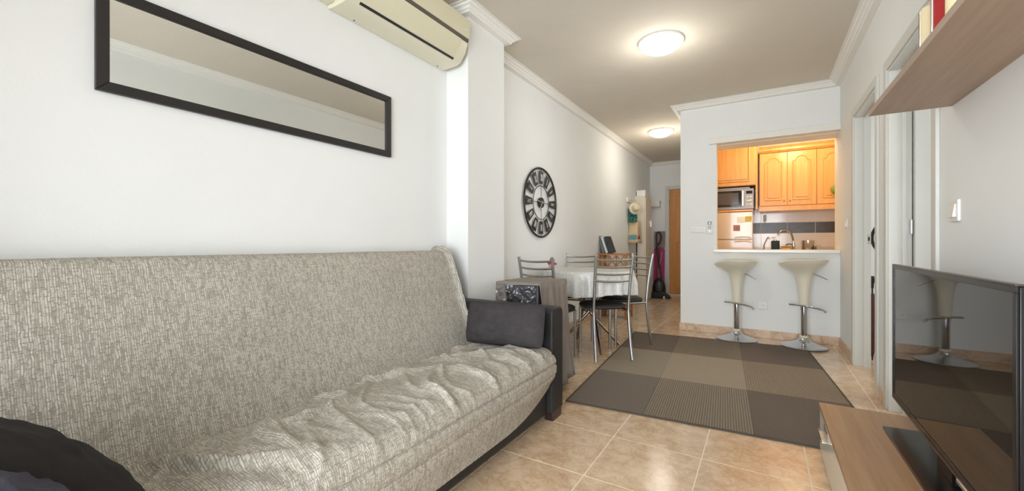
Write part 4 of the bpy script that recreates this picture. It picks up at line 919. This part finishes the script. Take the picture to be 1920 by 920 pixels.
# things on the worktop
WZT = 0.9005
def on(name, label, cat, x, y): return thing(name, label, cat, (x, y, WZT))
s_ = on('sink', 'steel sink rim set in the granite worktop', 'sink', 0.22, 6.62)
obj('rim', MB().box(-0.27, 0.27, -0.2, -0.175, 0, 0.006).box(-0.27, 0.27, 0.175, 0.2, 0, 0.006).box(-0.27, -0.245, -0.175, 0.175, 0, 0.006).box(0.245, 0.27, -0.175, 0.175, 0, 0.006), 'silver', s_, bevel=0.002)
obj('bowl', MB().box(-0.244, 0.244, -0.174, 0.174, 0.0, 0.001), 'steel_tube', s_, smooth=False)
fa = on('faucet', 'curved chrome kitchen faucet over the sink', 'faucet', 0.36, 6.86)
obj('base', MB().lathe([(0.026, 0), (0.026, 0.03), (0.020, 0.06), (0.020, 0.09)], 20), 'chrome', fa)
obj('spout', MB().tube(bez([(0, 0, 0.08), (-0.004, 0, 0.16), (-0.03, -0.02, 0.245), (-0.085, -0.05, 0.29), (-0.14, -0.075, 0.285), (-0.17, -0.09, 0.25), (-0.175, -0.093, 0.215)], 6), 0.0115, 10), 'chrome', fa)
obj('lever', MB().tube([(0, 0, 0.085), (-0.05, -0.06, 0.10), (-0.09, -0.10, 0.085)], 0.008, 8), 'chrome', fa)
sd = on('soap_dispenser', 'square dark green glass soap dispenser with steel pump on the worktop', 'dispenser', 0.142, 6.52)
obj('bottle', MB().box(-0.047, 0.047, -0.032, 0.032, 0, 0.142), 'soap_green_black', sd, bevel=0.008, seg=3)
obj('pump', MB().lathe([(0.014, 0.142), (0.014, 0.158), (0.006, 0.16), (0.006, 0.19)], 14).tube([(0.0, 0, 0.188), (-0.045, 0, 0.184)], 0.0055, 8), 'chrome', sd)
sg = on('sponge', 'yellow kitchen sponge lying by the faucet', 'sponge', 0.262, 6.50)
obj('foam', MB().box(-0.055, 0.055, -0.035, 0.035, 0, 0.055), 'sponge_yellow', sg, bevel=0.012, seg=3); obj('scrub_pad', MB().box(-0.053, 0.053, -0.033, 0.033, 0.0555, 0.065), 'sponge_green', sg, bevel=0.003)
pt = on('saucepan', 'small cylindrical steel pot on the worktop beside the grey towel', 'pot', 0.50, 6.55)
obj('wall', MB().lathe([(0.064, 0), (0.067, 0.004), (0.067, 0.143), (0.069, 0.145), (0.064, 0.145), (0.063, 0.01)], 32), 'pot_steel', pt)
tg = on('towel', 'folded grey towel lying on the worktop beside the steel pot', 'towel', 0.70, 6.55)
obj('folds', MB().grid(26, 12, lambda u, v: (-0.12+0.26*u, 0.09*math.cos(PI*v), 0.001+(0.048+0.022*(1-u)+0.006*math.sin(u*14))*math.sin(PI*v))), 'towel_grey', tg, solid=0.003).location = (0, 0, 0.003)
dr = on('rod_stand', 'thin bent steel rod on a round foot beside the refrigerator on the worktop', 'stand', 0.03, 6.60)
obj('foot', MB().lathe([(0.045, 0), (0.045, 0.006), (0.01, 0.010)], 20), 'steel_tube', dr)
obj('rod', MB().tube(bez([(-0.02, 0, 0.008), (-0.015, 0, 0.09), (0.01, 0, 0.15), (0.028, 0, 0.19), (0.045, 0, 0.165)], 5), 0.006, 8), 'steel_tube', dr)
ht = thing('kitchen_utensil', 'grey kitchen utensil hanging below the wall cabinets', 'utensil', (0.0, UY+0.03, 1.452))
obj('hook', MB().tube([(0.02, 0, 0.0), (0.02, 0, -0.05)], 0.003, 6), 'steel_tube', ht); obj('utensil_head', MB().box(0.004, 0.040, -0.006, 0.006, -0.135, -0.05), 'plastic_grey', ht, bevel=0.005)
gr = thing('hanging_ornament', 'green and yellow ornament at the wall cabinet beside the opening edge', 'ornament', (0.80, UY-0.0205, 1.70))
obj('disc', MB().lathe([(0.004, -0.018), (0.05, -0.012), (0.062, 0.0), (0.05, 0.012), (0.004, 0.018)], 22), 'leaf_green', gr).rotation_euler = (PI/2, 0, 0)
obj('yellow_rim', MB().tube([(0.06*math.cos(a), 0, -0.02+0.06*math.sin(a)) for a in [i*PI/12+PI for i in range(13)]], 0.007, 6), 'sponge_yellow', gr)

# ------------------------------------------------------------------ pedestal fan beyond the doorway
fn = thing('pedestal_fan', 'black pedestal fan seen through the half-hidden doorway', 'fan', (0.965, 4.70, 0.0))
obj('base', MB().lathe([(0.13, 0), (0.13, 0.015), (0.06, 0.03), (0.025, 0.06)], 28), 'fan_black', fn)
obj('pole', MB().lathe([(0.018, 0.05), (0.018, 0.70), (0.026, 0.70), (0.026, 0.74), (0.013, 0.74), (0.013, 1.0)], 16), 'fan_brown', fn)
hd = obj('motor', MB().lathe([(0.045, -0.07), (0.055, -0.03), (0.05, 0.05), (0.03, 0.07)], 20), 'fan_black', fn); hd.location = (0, 0.03, 1.05); hd.rotation_euler = (PI/2, 0, 0)
def ringat(r, rad, y, n=40): return MB().tube([(r*math.cos(2*PI*i/n), y, 1.05+r*math.sin(2*PI*i/n)) for i in range(n)], rad, 6, True)
obj('cage_rim', ringat(0.165, 0.012, -0.07), 'fan_black', fn)
cgm = MB()
for r_, y_ in ((0.15, -0.092), (0.125, -0.105), (0.10, -0.113), (0.075, -0.118), (0.05, -0.12)):
    for q_ in (ringat(r_, 0.002, y_),): cgm.add(q_.v, q_.f)
for i in range(16):
    a = 2*PI*i/16; cgm.tube([(0.165*math.cos(a), -0.075, 1.05+0.165*math.sin(a)), (0.12*math.cos(a), -0.107, 1.05+0.12*math.sin(a)), (0.03*math.cos(a), -0.122, 1.05+0.03*math.sin(a))], 0.0018, 5)
obj('cage', cgm, 'fan_grey', fn)
for i in range(4):
    a = i*PI/2+0.4; ca, sa = math.cos(a), math.sin(a)
    obj('blade', MB().grid(6, 8, lambda u, v: ((0.03+0.115*v)*math.cos(a+(u-0.5)*1.1), -0.06+0.02*(u-0.5), 1.05+(0.03+0.115*v)*math.sin(a+(u-0.5)*1.1))), 'fan_grey', fn, solid=0.002)

um = thing('umbrella', 'slim dark brown furled umbrella standing inside the doorway below the fan', 'umbrella', (0.80, 4.615, 0.0))
obj('canopy', MB().lathe([(0.006, 0.03), (0.014, 0.06), (0.026, 0.30), (0.034, 0.52), (0.026, 0.56), (0.01, 0.575)], 14), 'fan_brown', um)
obj('shaft', MB().lathe([(0.004, 0.0), (0.006, 0.04), (0.006, 0.68)], 10), 'fan_black', um)
obj('handle', MB().lathe([(0.010, 0.62), (0.012, 0.66), (0.024, 0.69), (0.026, 0.705), (0.018, 0.72), (0.006, 0.725)], 14), 'fan_black', um)

# ------------------------------------------------------------------ dark cushions at the near end of the sofa
c = pillow('cushion', 0.46, 0.385, 0.14, 'cushion_near_black', 8.1)
rot3(c, (-1.20, 0.190, 0.552), (math.radians(-46), math.radians(5), math.radians(180)))
tag(c, 'large black cushion leaning at the end of the sofa farthest from the window pillar', 'cushion')
c['label'] = 'large black cushion at the sofa end away from the pillar, behind the blue-grey one'
c = pillow('cushion', 0.26, 0.22, 0.09, 'denim_blue', 5.7)
rot3(c, (-0.965, 0.118, 0.605), (math.radians(-56), math.radians(6), math.radians(176)))
tag(c, 'blue-grey cushion lying in front of the large black cushion on the sofa', 'cushion')
